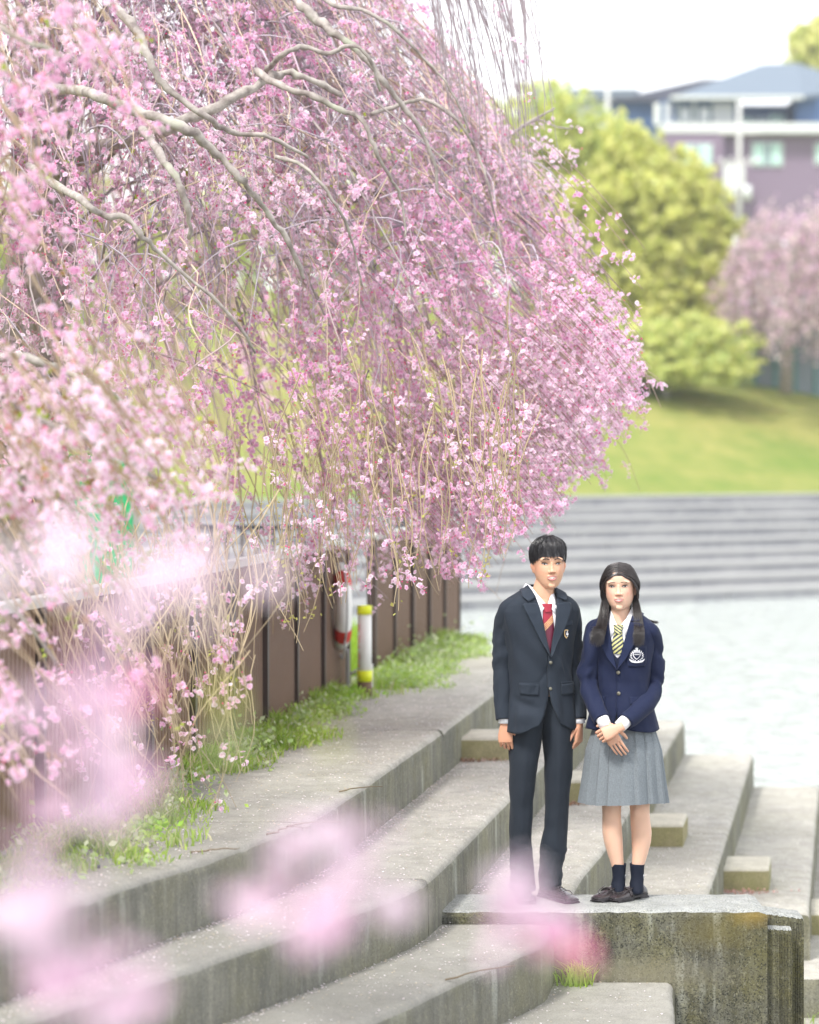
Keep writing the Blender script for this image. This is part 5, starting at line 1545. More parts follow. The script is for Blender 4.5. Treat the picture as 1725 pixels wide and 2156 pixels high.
# ------------------------------------------------------------------ grass, weeds, petals, twigs
def gwidth(y):
    return .36+.16*math.sin(y*1.7+.6)+.10*math.sin(y*4.1)+.20*(max(0, 1-abs(y-20.8)/2.2))+.25*max(0, 1-abs(y-11.5)/1.8)
def blades(name, P, h, col, parent=None, **kw):
    n = len(P); a = rng.uniform(0, 2*np.pi, n); w = rng.uniform(.003, .006, n)
    lean = rng.normal(0, .45, (n, 2))*h[:, None]; side = np.stack([np.cos(a), np.sin(a), 0*a], 1)*w[:, None]
    b0 = P; b1 = P+np.stack([lean[:, 0]*.35, lean[:, 1]*.35, h*.6], 1); b2 = P+np.stack([lean[:, 0], lean[:, 1], h*.95], 1)
    V = np.stack([b0-side, b0+side, b1+side*.8, b1-side*.8, b2+side*.12, b2-side*.12], 1).reshape(-1, 3)
    k = np.arange(n)*6; Fq = np.concatenate([np.stack([k, k+1, k+2, k+3], 1), np.stack([k+3, k+2, k+4, k+5], 1)])
    return setp(npmesh(name, V, Fq, M['leafcol'], parent, col=np.repeat(col, 6, 0)), kind='stuff', **kw)
n = 26000
Yg = rng.uniform(8.5, 23.6, n); keep = ~((Yg > 18.2) & (Yg < 18.9) & (rng.random(n) < .75)); Yg = Yg[keep]; n = len(Yg)
W_ = np.array([gwidth(y) for y in Yg]); u = rng.beta(1.0, 1.9, n); Xg = -3.367+.155*Yg+.03+u*W_
cl = np.array([mnoise.noise(Vector((x*5, y*3, 0))) for x, y in zip(Xg, Yg)])
k_ = (cl > -.08+rng.normal(0, .08, n)); Xg, Yg, u, cl = Xg[k_], Yg[k_], u[k_], cl[k_]; n = len(Xg)
h = (rng.uniform(.035, .11, n)+.10*np.clip(cl+.1, 0, 1))*(1-.55*u)
pal = np.array([[.34, .50, .07], [.44, .58, .12], [.26, .42, .06], [.55, .56, .28], [.62, .58, .38]])
col = pal[rng.choice(5, n, p=[.34, .28, .2, .1, .08])]*rng.uniform(.8, 1.2, (n, 1))
blades('grass', np.stack([Xg, Yg, np.full(n, .488)], 1), h, np.clip(col, 0, 1), label='fresh green grass growing along the foot of the brown fence')
n = 9000
Yg = rng.uniform(18.9, 24.2, n); Xg = -3.367+.155*Yg-rng.uniform(.1, 1.6, n)
blades('grass', np.stack([Xg, Yg, np.full(n, .488)], 1), rng.uniform(.08, .22, n), np.array([[.36, .56, .06]])*rng.uniform(.7, 1.2, (n, 1)), label='bright green grass behind the fence gap')
# weeds
P = []
for i in range(150):
    y = random.choice((random.uniform(18.9, 22.8), random.uniform(18.9, 22.8), random.uniform(9.5, 17.5))); x = -3.367+.155*y+.08+random.random()*gwidth(y)*.95
    hh = random.uniform(.05, .15); m = 48
    P.append(np.array([x, y, .49])+np.abs(rng.normal(0, 1, (m, 3)))*np.array([0, 0, hh*.6])+rng.normal(0, 1, (m, 3))*np.array([.055, .07, .01]))
P = np.concatenate(P)
leafcloud('weeds', P, .035, [(.46, .56, .26), (.38, .52, .20), (.55, .60, .38), (.40, .55, .12)], None, label='soft grey green weeds at the foot of the far fence run')
P = np.concatenate([np.array([x, y, .50])+rng.normal(0, 1, (170, 3))*np.array([.07, .08, .018])+np.array([0, 0, .03]) for x, y in ((-1.27, 11.6), (-1.18, 11.75), (-1.75, 11.0), (-.42, 18.2), (-.50, 17.8))])
leafcloud('clover', P, .035, [(.30, .55, .05), (.42, .62, .08)], None, label='bright green clover tufts at the edge of the paving')
tuf = A(1215, 2078, 12.62)
P = np.array([tuf.x, 12.62, Z[4]])+rng.normal(0, 1, (170, 3))*np.array([.035, .03, 0]); blades('grass', P, rng.uniform(.04, .13, 170), np.array([[.40, .60, .08]])*rng.uniform(.7, 1.2, (170, 1)), label='grass tuft in the corner below the dark pier')
P = np.array([2.75, 15.45, Z[7]])+rng.normal(0, 1, (300, 3))*np.array([.2, .05, 0]); blades('grass', P, rng.uniform(.03, .08, 300), np.array([[.34, .52, .08]])*rng.uniform(.7, 1.2, (300, 1)), label='thin grass at the foot of the lowest terrace')
# fallen petals: flat flecks on every tread, thicker in the inner corners
V = []; Cc = []
def petals(k, n, ya, yb, mode):
    z = Z[k]
    for i in range(n):
        y = random.uniform(ya, yb); xo = lerp_poly(E[k], y); xi = (-3.367+.155*y) if k == 1 else lerp_poly(E[k-1], y)
        w = xo-xi
        x = xi+w*(random.random() if mode == 0 else abs(random.gauss(0, .07))+.012)
        if x > xo-.03: continue
        s = random.uniform(.0035, .0075); a = random.uniform(0, 6.28); c, s_ = math.cos(a)*s, math.sin(a)*s; t = random.uniform(0, .004)
        zz = z+.004
        V.extend([(x-c, y-s_*1.0, zz+t), (x+s_*.7, y-c*.7, zz), (x+c, y+s_, zz+t*.5), (x-s_*.7, y+c*.7, zz+t)])
        g = random.random(); col = (.92, .78+.12*g, .84+.08*g) if random.random() < .72 else (.62, .52, .40)
        Cc.extend([col]*4)
for k, n0, n1 in ((1, 3600, 700), (2, 2600, 1300), (3, 1700, 900), (4, 900, 500)):
    petals(k, n0, 8.8, 20, 0); petals(k, n1, 8.8, 20, 1)
petals(5, 200, 16.3, 21, 0)
V = np.array(V); setp(npmesh('fallen_petals', V, np.arange(len(V)).reshape(-1, 4), M['petal'], None, col=np.array(Cc)), kind='stuff', label='fallen cherry petals scattered over the concrete terraces')
def litter(name, c, n, sx, sy, cols, lab, sz=.02):
    P = np.array(c)+rng.normal(0, 1, (n, 3))*np.array([sx, sy, .006])+np.array([0, 0, .008]); return leafcloud(name, P, sz, cols, None, label=lab)
BR = [(.36, .20, .12), (.50, .34, .26), (.62, .46, .42), (.28, .16, .10)]
litter('leaf_litter', (.40, 16.93, Z[2]), 160, .11, .03, BR, 'brown leaf litter at the foot of the highest half step')
litter('leaf_litter', (2.1, 16.92, Z[5]), 150, .12, .03, [(.70, .45, .42), (.55, .32, .26)], 'pink brown petals gathered before the fourth half step')
litter('leaf_litter', (1.0, 16.92, Z[3]), 120, .10, .03, BR, 'brown leaf litter at the foot of the half step behind the trousers')
litter('leaf_litter', (.60, 12.62, Z[4]), 40, .02, .02, BR, 'few brown leaves in the pier corner', .015)
# twigs on the top terrace
tg = [((-.35, 13.2), (-.15, 13.35)), ((-.55, 12.0), (-.30, 12.1)), ((-.62, 11.75), (-.45, 11.95)), ((-.9, 11.2), (-.7, 11.3)), ((.15, 11.3), (.45, 11.6)), ((-1.6, 9.7), (-1.35, 9.75))]
lab = ['fallen twig on the top terrace near the clover', 'thin fallen twig lying across the top terrace', 'short crooked twig beside the thin one', 'fallen twig near the riser edge on the top terrace', 'long fallen twig on the third terrace', 'fallen twig low at the left edge']
for (a, b), l in zip(tg, lab):
    z = Z[1] if l.find('third') < 0 and l.find('left edge') < 0 else (Z[3] if 'third' in l else Z[2])
    pts = [(a[0]+(b[0]-a[0])*t+random.gauss(0, .012), a[1]+(b[1]-a[1])*t+random.gauss(0, .02), z+.006+.01*math.sin(t*3)) for t in np.linspace(0, 1, 7)]
    MB().tube(pts, [.004, .004, .0035, .003, .003, .0025, .002], 5).build('twig', M['soil'], label=l, cat='twig', group='fallen twigs')
MB().tube([A(205, 1825, 10.75)+Vector((0, 0, 0)), A(211, 1825, 10.75)], .008, 6).build('bottle_cap', M['dark_metal'], label='small dark cap lying near the riser at left', cat='bottle cap')
# ------------------------------------------------------------------ weeping cherry trees
def ribbons_tubes(paths, rads, cols, name, parent, nsd=3, label=None):
    """paths: (n, k, 3) array; rads (n,k); cols (n,3)"""
    n, k, _ = paths.shape
    d = np.gradient(paths, axis=1); d /= np.linalg.norm(d, axis=2)[..., None]+1e-9
    ref = np.where(np.abs(d[..., 2:3]) > .9, np.array([1., 0, 0]), np.array([0, 0, 1.]))
    a = np.cross(d, ref); a /= np.linalg.norm(a, axis=2)[..., None]; b = np.cross(d, a)
    t = np.arange(nsd)*2*np.pi/nsd
    V = paths[:, :, None, :] + rads[:, :, None, None]*(a[:, :, None, :]*np.cos(t)[None, None, :, None]+b[:, :, None, :]*np.sin(t)[None, None, :, None])
    V = V.reshape(-1, 3)
    i0 = (np.arange(n)*k*nsd)[:, None, None]+(np.arange(k-1)*nsd)[None, :, None]+np.arange(nsd)[None, None, :]
    i1 = (np.arange(n)*k*nsd)[:, None, None]+(np.arange(k-1)*nsd)[None, :, None]+((np.arange(nsd)+1) % nsd)[None, None, :]
    Fq = np.stack([i0, i1, i1+nsd, i0+nsd], -1).reshape(-1, 4)
    c = np.repeat(cols, k*nsd, 0)
    o = npmesh(name, V, Fq, M['twig'], parent, smooth=True, col=c); setp(o, kind='stuff', label=label); return o

def blossoms(name, P, size, parent, pink=.5, buds=.12, double=True, label=None, palette=None):
    """double cherry blossoms: two whorls of cupped petals; P (n,3), size (n,)"""
    n = len(P)
    ax = rng.normal(size=(n, 3))+np.array([0, -.25, -.55]); ax /= np.linalg.norm(ax, axis=1)[:, None]
    ref = rng.normal(size=(n, 3)); u = np.cross(ax, ref); u /= np.linalg.norm(u, axis=1)[:, None]; v = np.cross(ax, u)
    isbud = rng.random(n) < buds
    tone = rng.random(n)
    pale = np.array([.97, .87, .94]); mid = np.array([.96, .57, .81]); deep = np.array([.90, .10, .36])
    if palette is not None: pale, mid, deep = [np.array(q) for q in palette]
    gp = P+off if False else P
    w = np.clip(pink+.30*np.sin(gp[:, 0]*2.3+1.0)*np.sin(gp[:, 2]*3.1+gp[:, 1]*.7)+rng.normal(0, .22, n), 0, 1)[:, None]
    base = pale*(1-w)+mid*w
    base = np.where(isbud[:, None], deep, base)
    Vs = []; Fs = []; Cs = []; off = 0
    for wh, (np_, rr, cup, rot) in enumerate(((5, 1.0, .18, 0), (5, .62, .48, .6))[:2 if double else 1]):
        for j in range(np_):
            th = 2*np.pi*j/np_+rot+rng.normal(0, .15, n)
            r = size*.5*rr*np.where(isbud, .38, 1)*rng.uniform(.85, 1.12, n)
            cupv = np.where(isbud, 1.1, cup)
            dirv = u*np.cos(th)[:, None]+v*np.sin(th)[:, None]
            tan = -u*np.sin(th)[:, None]+v*np.cos(th)[:, None]
            wdt = (r*.52)[:, None]
            p0 = P
            p1 = P+dirv*(r*.62)[:, None]+tan*wdt+ax*(r*cupv*.5)[:, None]
            p2 = P+dirv*(r*1.0)[:, None]+ax*(r*cupv*1.1+rng.normal(0, .12, n)*r)[:, None]
            p3 = P+dirv*(r*.62)[:, None]-tan*wdt+ax*(r*cupv*.5)[:, None]
            Vs.append(np.stack([p0, p1, p2, p3], 1))
            g = (1-.10*wh)
            cc = np.stack([base*.80*g*np.array([1, .62, .8]), base*g, np.minimum(base*1.06, .95), base*g], 1)
            Cs.append(cc)
    V = np.stack(Vs, 1).reshape(-1, 3); Cc = np.stack(Cs, 1).reshape(-1, 3)
    Fq = np.arange(len(V)).reshape(-1, 4)
    o = npmesh(name, V, Fq, M['petal'], parent, col=np.clip(Cc, 0, 1)); setp(o, kind='stuff', label=label); return o

def leaves_small(name, P, size, parent, cols=None):
    cols = cols or [(.30, .40, .05), (.42, .50, .08), (.35, .22, .08)]
    return leafcloud(name, P, size, cols, parent)

CT = np.array([-2.4, 17.0])
def rmax(z): return np.interp(z, [1.0, 2.3, 2.45, 2.7, 3.2, 3.7, 4.2, 4.8, 5.6], [3.6, 4.05, 4.10, 3.98, 3.70, 3.46, 3.08, 2.62, 2.1])
def zbot(r): return np.interp(r, [0, 2.5, 2.9, 3.3, 3.7, 4.05], [1.15, 1.28, 1.42, 1.62, 2.02, 2.35])
cherry = empty('weeping_cherry', (CT[0], CT[1], .46), label='huge weeping cherry in pink bloom arching over the brown fence', cat='tree', group='weeping cherries in bloom')
off = np.array([CT[0], CT[1], .46])

def crown(n, k, rfun, zfun, center, ang, zhi, thin=False):
    """weeping shoots: returns paths (n,k,3), and a per-shoot flower weight"""
    th = rng.uniform(ang[0], ang[1], n)
    zt = np.empty(n); rt = np.empty(n)
    m = 0
    while m < n:
        z = rng.uniform(1.15, zhi); r = rfun(z)*math.sqrt(rng.uniform(.30, 1.0))
        if rng.random() < .35: r = rfun(z)*rng.uniform(.86, 1.0)
        if z < zfun(r)-.05: continue
        zt[m] = z; rt[m] = r; m += 1
    L = rng.uniform(.55, 1.9, n)
    L = np.minimum(L, 6.2-zt)*np.where(zt > 3.4, .75, 1)
    t = np.linspace(0, 1, k)[None, :]
    # t=1 is the tip; going up the shoot leans inwards, more near its root
    lean = rng.uniform(-.02, .50, n)[:, None]+ .22*np.clip((zt-1.6)/1.2, 0, 1)[:, None]*rng.uniform(.2, 1, (n, 1))
    up = (1-t)
    r = rt[:, None]-L[:, None]*(lean*up+.25*lean*up**2)
    z = zt[:, None]+L[:, None]*(up-.16*up**3)
    r = np.minimum(r, rfun(z)*rng.uniform(.93, 1.0, (n, 1)))
    thj = th[:, None]+rng.normal(0, .11, (n, 1))*up+.02*np.sin(t*6+rng.uniform(0, 6, (n, 1)))
    wob = .018*np.sin(t*rng.uniform(5, 11, (n, 1))+rng.uniform(0, 6, (n, 1)))*L[:, None]
    X = center[0]+(r+wob)*np.cos(thj); Yv = center[1]+(r+wob)*np.sin(thj)*.92
    return np.stack([X, Yv, z], -1), th, rt, zt, L

def flowers_along(paths, nper, tlo=0., jit=.018, clump=3):
    """tight posies of blossoms hanging just off each path"""
    n, k, _ = paths.shape
    nc = rng.poisson(nper/6.0, n); pi = np.repeat(np.arange(n), nc); m = len(pi)
    if m == 0: return np.zeros((0, 3))
    tc = rng.uniform(tlo, 1, m); cs = rng.integers(3, 10, m)
    off_ = rng.normal(0, .016, (m, 3))-np.array([0, 0, .012])
    ci = np.repeat(np.arange(m), cs)
    tt = np.clip(tc[ci]+rng.normal(0, .012, len(ci)), 0, 1); f = tt*(k-1); j = np.minimum(f.astype(int), k-2); w = (f-j)[:, None]
    p = paths[pi[ci], j]*(1-w)+paths[pi[ci], j+1]*w
    d = rng.normal(0, 1, p.shape)
    return p+off_[ci]+d*.0155

# angles: -pi/2 faces the camera, 0 points right; cover the camera side and the flanks, thinner at the back
P1, th, rt, zt, Ls = crown(2500, 9, rmax, zbot, CT, (-2.75, .75), 5.4)
# upper right outside is bare twigs; density grows down and inward
fx = P1[:, -1, 0]; fz = P1[:, -1, 2]
bare = np.clip((fz-3.3)/1.4, 0, 1)*np.clip((fx+1.3)/1.2, 0, 1)*.80
mid = np.exp(-((fx+1.3)/.75)**2-((fz-2.7)/1.0)**2)*.40+np.exp(-((fx+.35)/.75)**2-((fz-4.1)/.75)**2)*.62      # brown twiggy middle of the crown
gap = np.array([mnoise.noise(Vector((a*2.1, b*1.3, c*1.6))) for a, b, c in P1[:, -1]])
fr = np.clip((rt-2.6)/.9, 0, 1)
bare = np.maximum(bare, fr*np.clip(-gap*3.6+.25, 0, 1)*.97)
keep_ = bare < .72+.25*(fz > 3.4)
P1, th, rt, zt, Ls, fx, fz, bare, mid = [q[keep_] for q in (P1, th, rt, zt, Ls, fx, fz, bare, mid)]
patch = .55+.6*np.sin(fx*3.1+1.2)*np.sin(fz*2.7+.4)+rng.normal(0, .25, len(fx))
wgt = np.clip((1-bare)*(1-mid)*np.clip(patch+.45, .15, 1.7), .05, 2)
tw_cols = np.array([[.50, .39, .31], [.42, .33, .32], [.55, .44, .33], [.40, .31, .36]])
k = P1.shape[1]
rad = np.linspace(.0048, .0017, k)[None, :]*rng.uniform(.6, 1.5, (len(P1), 1))
ribbons_tubes(P1-off, rad, tw_cols[rng.integers(0, 4, len(P1))]*rng.uniform(.7, 1.25, (len(P1), 1)), 'weeping_shoots', cherry)
fl = []
for lo, hi, per in ((0, .25, 10), (.25, .5, 26), (.5, .9, 48), (.9, 2.1, 74)):
    s = (wgt >= lo) & (wgt < hi)
    if s.any(): fl.append(flowers_along(P1[s], per, .12, .026, 3))
FL = np.concatenate(fl)
# short side twigs that cross the weeping lines
n6 = 2600; si = rng.integers(0, len(P1), n6); sj = rng.integers(2, P1.shape[1], n6)
base6 = P1[si, sj]; dv = rng.normal(0, 1, (n6, 3))*np.array([1, 1, .45])+np.array([.25, -.1, -.35]); dv /= np.linalg.norm(dv, axis=1)[:, None]
L6 = rng.uniform(.08, .30, n6)[:, None, None]; t6 = np.linspace(0, 1, 5)[None, :, None]
P6 = base6[:, None]+dv[:, None]*L6*t6+np.array([0, 0, -1])*L6*.55*t6**2
k6 = wgt[si] > .12; P6 = P6[k6]
ribbons_tubes(P6-off, np.linspace(.0032, .0014, 5)[None, :]*np.ones((len(P6), 1)), tw_cols[rng.integers(0, 4, len(P6))], 'side_twigs', cherry)
F6 = flowers_along(P6, 7, .2, .022, 3)
blossoms('twig_blossoms', F6-off, rng.uniform(.021, .034, len(F6)), cherry, pink=.28, buds=.10)
# side twigs crossing at the fringe
blossoms('blossoms', FL-off, rng.uniform(.023, .037, len(FL)), cherry, pink=.33, buds=.12)
lv = flowers_along(P1[::2], 1.6, .1, .03, 1); leaves_small('young_leaves', lv-off, .028, cherry)
# bare fringe strands that hang lower, over the fence
n = 210
x_t = rng.uniform(-1.75, .62, n); y_t = rng.uniform(12.6, 15.3, n)
z_t = np.interp(x_t, [-1.8, -1.3, -.9, -.55, -.35, -.1, .1, .62], [.52, .68, .92, 1.18, 1.42, 1.40, 1.40, 1.62])+np.abs(rng.normal(0, .30, n))
L = rng.uniform(.45, 1.0, n); t = np.linspace(0, 1, 9)[None, :]; up = 1-t
ax_ = rng.normal(-.10, .20, (n, 1)); ay_ = rng.normal(.08, .12, (n, 1))
P2 = np.stack([x_t[:, None]+L[:, None]*(ax_*up+.06*np.sin(t*7+rng.uniform(0, 6, (n, 1)))*.5), y_t[:, None]+L[:, None]*ay_*up, z_t[:, None]+L[:, None]*up], -1)
ribbons_tubes(P2-off, np.linspace(.005, .002, 9)[None, :]*np.ones((n, 1)), np.array([[.42, .33, .21]])*rng.uniform(.7, 1.2, (n, 1)), 'bare_strands', cherry)
F2 = np.concatenate([flowers_along(P2, 3.2, .0, .028, 3), flowers_along(P2[x_t > -.75], 11, .0, .03, 3)])
blossoms('fringe_blossoms', F2-off, rng.uniform(.022, .033, len(F2)), cherry, pink=.28, buds=.16)
lv = flowers_along(P2, 3, .4, .02, 1); leaves_small('bud_leaves', lv-off, .024, cherry, [(.45, .42, .12), (.5, .5, .15)])
# long thin shoots over the near fence
n = 120
y_t = rng.uniform(10.8, 12.6, n); x_t = (rng.uniform(150, 520, n)-862.5)*y_t/F
z_t = CAMZ-(np.interp(rng.uniform(0, 1, n), [0, 1], [1330, 1720])-947)*y_t/F; L = rng.uniform(.5, 1.1, n)
P7 = np.stack([x_t[:, None]+L[:, None]*(rng.normal(-.12, .28, (n, 1))*up+.05*np.sin(t*6+rng.uniform(0, 6, (n, 1)))), y_t[:, None]+L[:, None]*rng.normal(0, .15, (n, 1))*up, z_t[:, None]+L[:, None]*.95*up], -1)
ribbons_tubes(P7-off, np.linspace(.0036, .0014, 9)[None, :]*np.ones((n, 1)), np.array([[.48, .38, .25]])*rng.uniform(.7, 1.2, (n, 1)), 'low_strands', cherry)
F7 = flowers_along(P7, 5, .3, .02, 3); blossoms('low_blossoms', F7-off, rng.uniform(.022, .032, len(F7)), cherry, pink=.2, buds=.12)
# flowering sprays at the lower right edge of the crown
n = 420
px_ = np.clip(rng.choice(np.array([.10, .22, .31, .42, .55, .63, .74, .86, .95]), n)+rng.normal(0, .022, n), 0, 1)
x_t = .15+1.25*px_; y_t = rng.uniform(14.6, 16.6, n)
z_t = np.interp(x_t, [.3, .75, 1.0, 1.2, 1.4], [1.42, 1.60, 1.92, 2.18, 2.42])+np.abs(rng.normal(0, .36, n))
x_t = x_t*y_t/15.5
L = rng.uniform(.35, .9, n)
P3 = np.stack([x_t[:, None]-L[:, None]*(.55*up+.15*up**2), y_t[:, None]+L[:, None]*rng.normal(.1, .2, (n, 1))*up, z_t[:, None]+L[:, None]*(.75*up)], -1)
ribbons_tubes(P3-off, np.linspace(.004, .0015, 9)[None, :]*np.ones((n, 1)), np.array([[.35, .25, .22]])*rng.uniform(.7, 1.2, (n, 1)), 'flowering_sprays', cherry)
F3 = flowers_along(P3, 38, .0, .03, 4)
blossoms('spray_blossoms', F3-off, rng.uniform(.022, .034, len(F3)), cherry, pink=.30, buds=.10)
# bare thin strands against the sky at the upper right
n = 84
x0 = rng.uniform(.0, .62, n); y0 = rng.uniform(14.5, 16.5, n); z0 = 5.1
Lx = rng.uniform(.1, .42, n); zl = np.interp(x0+Lx, [0, .5, 1.05], [3.7, 3.5, 3.9])+np.abs(rng.normal(0, .35, n))
P4 = np.stack([x0[:, None]+Lx[:, None]*t**1.0*(1.35-.35*t), y0[:, None]+0*t, z0-(z0-zl)[:, None]*t**1.25], -1)
P4[..., 0] += .015*np.sin(t*9+rng.uniform(0, 6, (n, 1)))
ribbons_tubes(P4-off, np.linspace(.0052, .0016, 9)[None, :]*np.ones((n, 1)), np.array([[.32, .27, .29]])*rng.uniform(.8, 1.3, (n, 1)), 'sky_strands', cherry)
F4 = flowers_along(P4, 1.6, .2, .03, 2); blossoms('sky_blossoms', F4-off, rng.uniform(.02, .03, len(F4)), cherry, pink=.3, buds=.4)

# the pale posies on the bare side branch at the upper right
PB = np.concatenate([np.array(A(px, py, 17.0))+rng.normal(0, 1, (q, 3))*np.array([.045, .05, .03]) for px, py, q in ((1130, 300, 22), (1165, 330, 26), (1205, 325, 24), (1120, 345, 24), (1150, 390, 30), (1185, 385, 24), (1110, 410, 22), (1190, 440, 26), (1207, 268, 8), (1140, 262, 8), (1195, 475, 24), (1215, 520, 26), (1225, 575, 26))])
blossoms('upper_posies', PB-off, rng.uniform(.026, .036, len(PB)), cherry, pink=.12, buds=.04)
# trunk and the big limbs
tb = MB().tube([(0, 0, -.1), (.05, .02, 1.0), (-.05, 0, 2.0), (.1, -.05, 3.1), (.05, 0, 4.2), (.2, .1, 5.0)], [.34, .27, .24, .22, .18, .12], 14)
tb.build('trunk', M['bark'], cherry)
def limb(pts, r0, r1, name='limb', par=cherry, o_=Vector(off)):
    P = [A(px, py, Y) for px, py, Y in pts]; Q = []
    for i in range(len(P)-1):                      # Catmull-Rom
        p0 = P[max(i-1, 0)]; p1 = P[i]; p2 = P[i+1]; p3 = P[min(i+2, len(P)-1)]
        for j in range(5):
            s = j/5; Q.append(.5*((2*p1)+(p2-p0)*s+(2*p0-5*p1+4*p2-p3)*s*s+(3*p1-p0-3*p2+p3)*s**3))
    Q.append(P[-1]); m = len(Q)
    Q = [q-o_+Vector([random.gauss(0, r0*.17) for _ in range(3)]) for q in Q]
    rr = [(r0+(r1-r0)*i/(m-1))*(1+random.gauss(0, .12)) for i in range(m)]
    return MB().tube(Q, rr, 9).build(name, M['bark'], par)
limb([(60, 420, 16.6), (197, 322, 15.0), (330, 281, 14.2), (436, 235, 14.1), (539, 182, 14.2), (592, 152, 14.3), (650, 165, 14.3), (720, 205, 14.4)], .042, .014)
limb([(150, -160, 14.6), (231, 0, 13.4), (281, 57, 13.2), (322, 140, 13.1), (353, 186, 13.1), (436, 246, 13.1), (493, 281, 13.2), (569, 288, 13.2), (650, 330, 13.3)], .028, .009)
limb([(90, 180, 14.5), (190, 197, 12.8), (281, 231, 12.6), (379, 265, 12.5), (455, 322, 12.6), (504, 375, 12.6), (546, 425, 12.7), (607, 504, 12.8), (640, 590, 12.9)], .032, .009)
limb([(60, 350, 14), (163, 417, 12.2), (212, 451, 12.1), (262, 459, 12.1), (300, 500, 12.1), (341, 535, 12.2), (466, 645, 12.3), (540, 740, 12.4)], .020, .006)
limb([(300, 270, 14.0), (341, 330, 13.6), (372, 379, 13.5), (394, 436, 13.5), (400, 500, 13.6)], .026, .012)
limb([(480, -120, 15.2), (620, 0, 14.6), (665, 41, 14.5), (719, 79, 14.4), (769, 120, 14.4), (802, 165, 14.4), (843, 215, 14.5), (900, 300, 14.6), (930, 420, 14.7)], .030, .008)
limb([(560, 150, 14.4), (595, 115, 14.0), (640, 99, 14.0), (694, 112, 14.0), (735, 95, 14.0), (775, 118, 14.0), (800, 190, 14.1)], .016, .008)
limb([(540, 150, 14.2), (595, 182, 13.9), (657, 203, 13.8), (719, 232, 13.8), (760, 250, 13.8), (785, 306, 13.8), (815, 360, 13.9), (843, 414, 14.0), (855, 500, 14.0)], .020, .006)
limb([(780, 240, 15.0), (860, 215, 15.0), (901, 211, 15.0), (967, 257, 15.0), (1009, 331, 15.1), (1030, 400, 15.1), (1046, 476, 15.2), (1060, 560, 15.2)], .014, .005)
limb([(930, 390, 17.5), (1010, 330, 17.2), (1062, 294, 17), (1112, 257, 17), (1170, 228, 17)], .022, .006)
limb([(1100, 268, 17), (1133, 252, 17), (1170, 266, 17), (1207, 271, 17)], .008, .005)
limb([(-60, 760, 10.6), (40, 752, 10.5), (120, 775, 10.5), (200, 810, 10.5), (280, 860, 10.6)], .020, .008)
limb([(620, -60, 14.8), (700, 10, 14.6), (760, 20, 14.6), (830, 60, 14.6), (900, 130, 14.7), (950, 190, 14.7), (990, 280, 14.8)], .014, .005)
limb([(580, 330, 13.6), (640, 350, 13.5), (700, 420, 13.5), (740, 500, 13.6), (760, 600, 13.7)], .012, .005)
# many procedural secondary limbs arching out under the crown surface
sl = []; rs = []
for i in range(150):
    th_ = rng.uniform(-2.6, .4); zt_ = rng.uniform(2.6, 5.2); r1 = rmax(zt_)*rng.uniform(.45, .97); r0_ = r1*rng.uniform(.15, .55)
    zs = zt_+rng.uniform(.2, 1.1)
    tt = np.linspace(0, 1, 9); rr_ = r0_+(r1-r0_)*tt; zz = zs+.5*np.sin(tt*np.pi*.75)-tt**2.2*rng.uniform(.6, 1.6); thh = th_+rng.normal(0, .10)*tt+.02*np.cumsum(rng.normal(0, 1, 9))
    sl.append(np.stack([CT[0]+rr_*np.cos(thh), CT[1]+rr_*np.sin(thh)*.92, zz], -1)); rs.append(np.linspace(1, .35, 9)*rng.uniform(.006, .020))
ribbons_tubes(np.array(sl)-off, np.array(rs), np.array([[.34, .30, .29]])*rng.uniform(.6, 1.2, (150, 1)), 'secondary_limbs', cherry, nsd=6)
# arching bare twigs high in the crown, each a little fan that curves over and drops
sl = []; rs = []
for i in range(620):
    th_ = rng.uniform(-2.3, -.2); zt_ = rng.uniform(3.0, 4.9); r1 = rmax(zt_)*rng.uniform(.72, 1.0); dl = rng.uniform(.25, .75); hz_ = zt_+rng.uniform(.05, .35)
    tt = np.linspace(0, 1, 9); rr_ = r1-dl+dl*(1-(1-tt)**1.8); zz = hz_+.18*np.sin(tt*np.pi*.6)-(tt**2)*rng.uniform(.4, 1.3); thh = th_+rng.normal(0, .16)*tt
    rr_ = np.minimum(rr_, rmax(zz)+.03)
    sl.append(np.stack([CT[0]+rr_*np.cos(thh), CT[1]+rr_*np.sin(thh)*.92, zz], -1)); rs.append(np.linspace(1, .25, 9)*rng.uniform(.004, .009))
ribbons_tubes(np.array(sl)-off, np.array(rs), np.array([[.40, .35, .40]])*rng.uniform(.6, 1.3, (620, 1)), 'arching_twigs', cherry, nsd=4)

# ---- second cherry, nearer, trunk out of frame at the left
CT2 = np.array([-3.9, 9.6]); off2 = np.array([CT2[0], CT2[1], .46])
cherry2 = empty('weeping_cherry', tuple(off2), label='nearer weeping cherry whose larger soft blossoms fill the far left edge', cat='tree', group='weeping cherries in bloom')
MB().tube([(0, 0, -.1), (.05, 0, 1.2), (0, .1, 2.4), (.1, 0, 3.6)], [.26, .22, .18, .12], 12).build('trunk', M['bark'], cherry2)
def seg(n, x0, x1, y0, y1, zlo, zhi, L0, L1, lean=.3):
    x = rng.uniform(x0, x1, n); y = rng.uniform(y0, y1, n); z = rng.uniform(zlo, zhi, n); L = rng.uniform(L0, L1, n)
    return np.stack([x[:, None]-L[:, None]*(lean*rng.uniform(.4, 1.6, (n, 1))*up+.1*up**2)+.015*np.sin(t*8+rng.uniform(0, 6, (n, 1))), y[:, None]+L[:, None]*rng.normal(0, .12, (n, 1))*up, z[:, None]+L[:, None]*.8*up], -1)
def PX(px, Y): return (px-862.5)*Y/F
def PZ(py, Y): return CAMZ-(py-947)*Y/F
Yn = 8.9
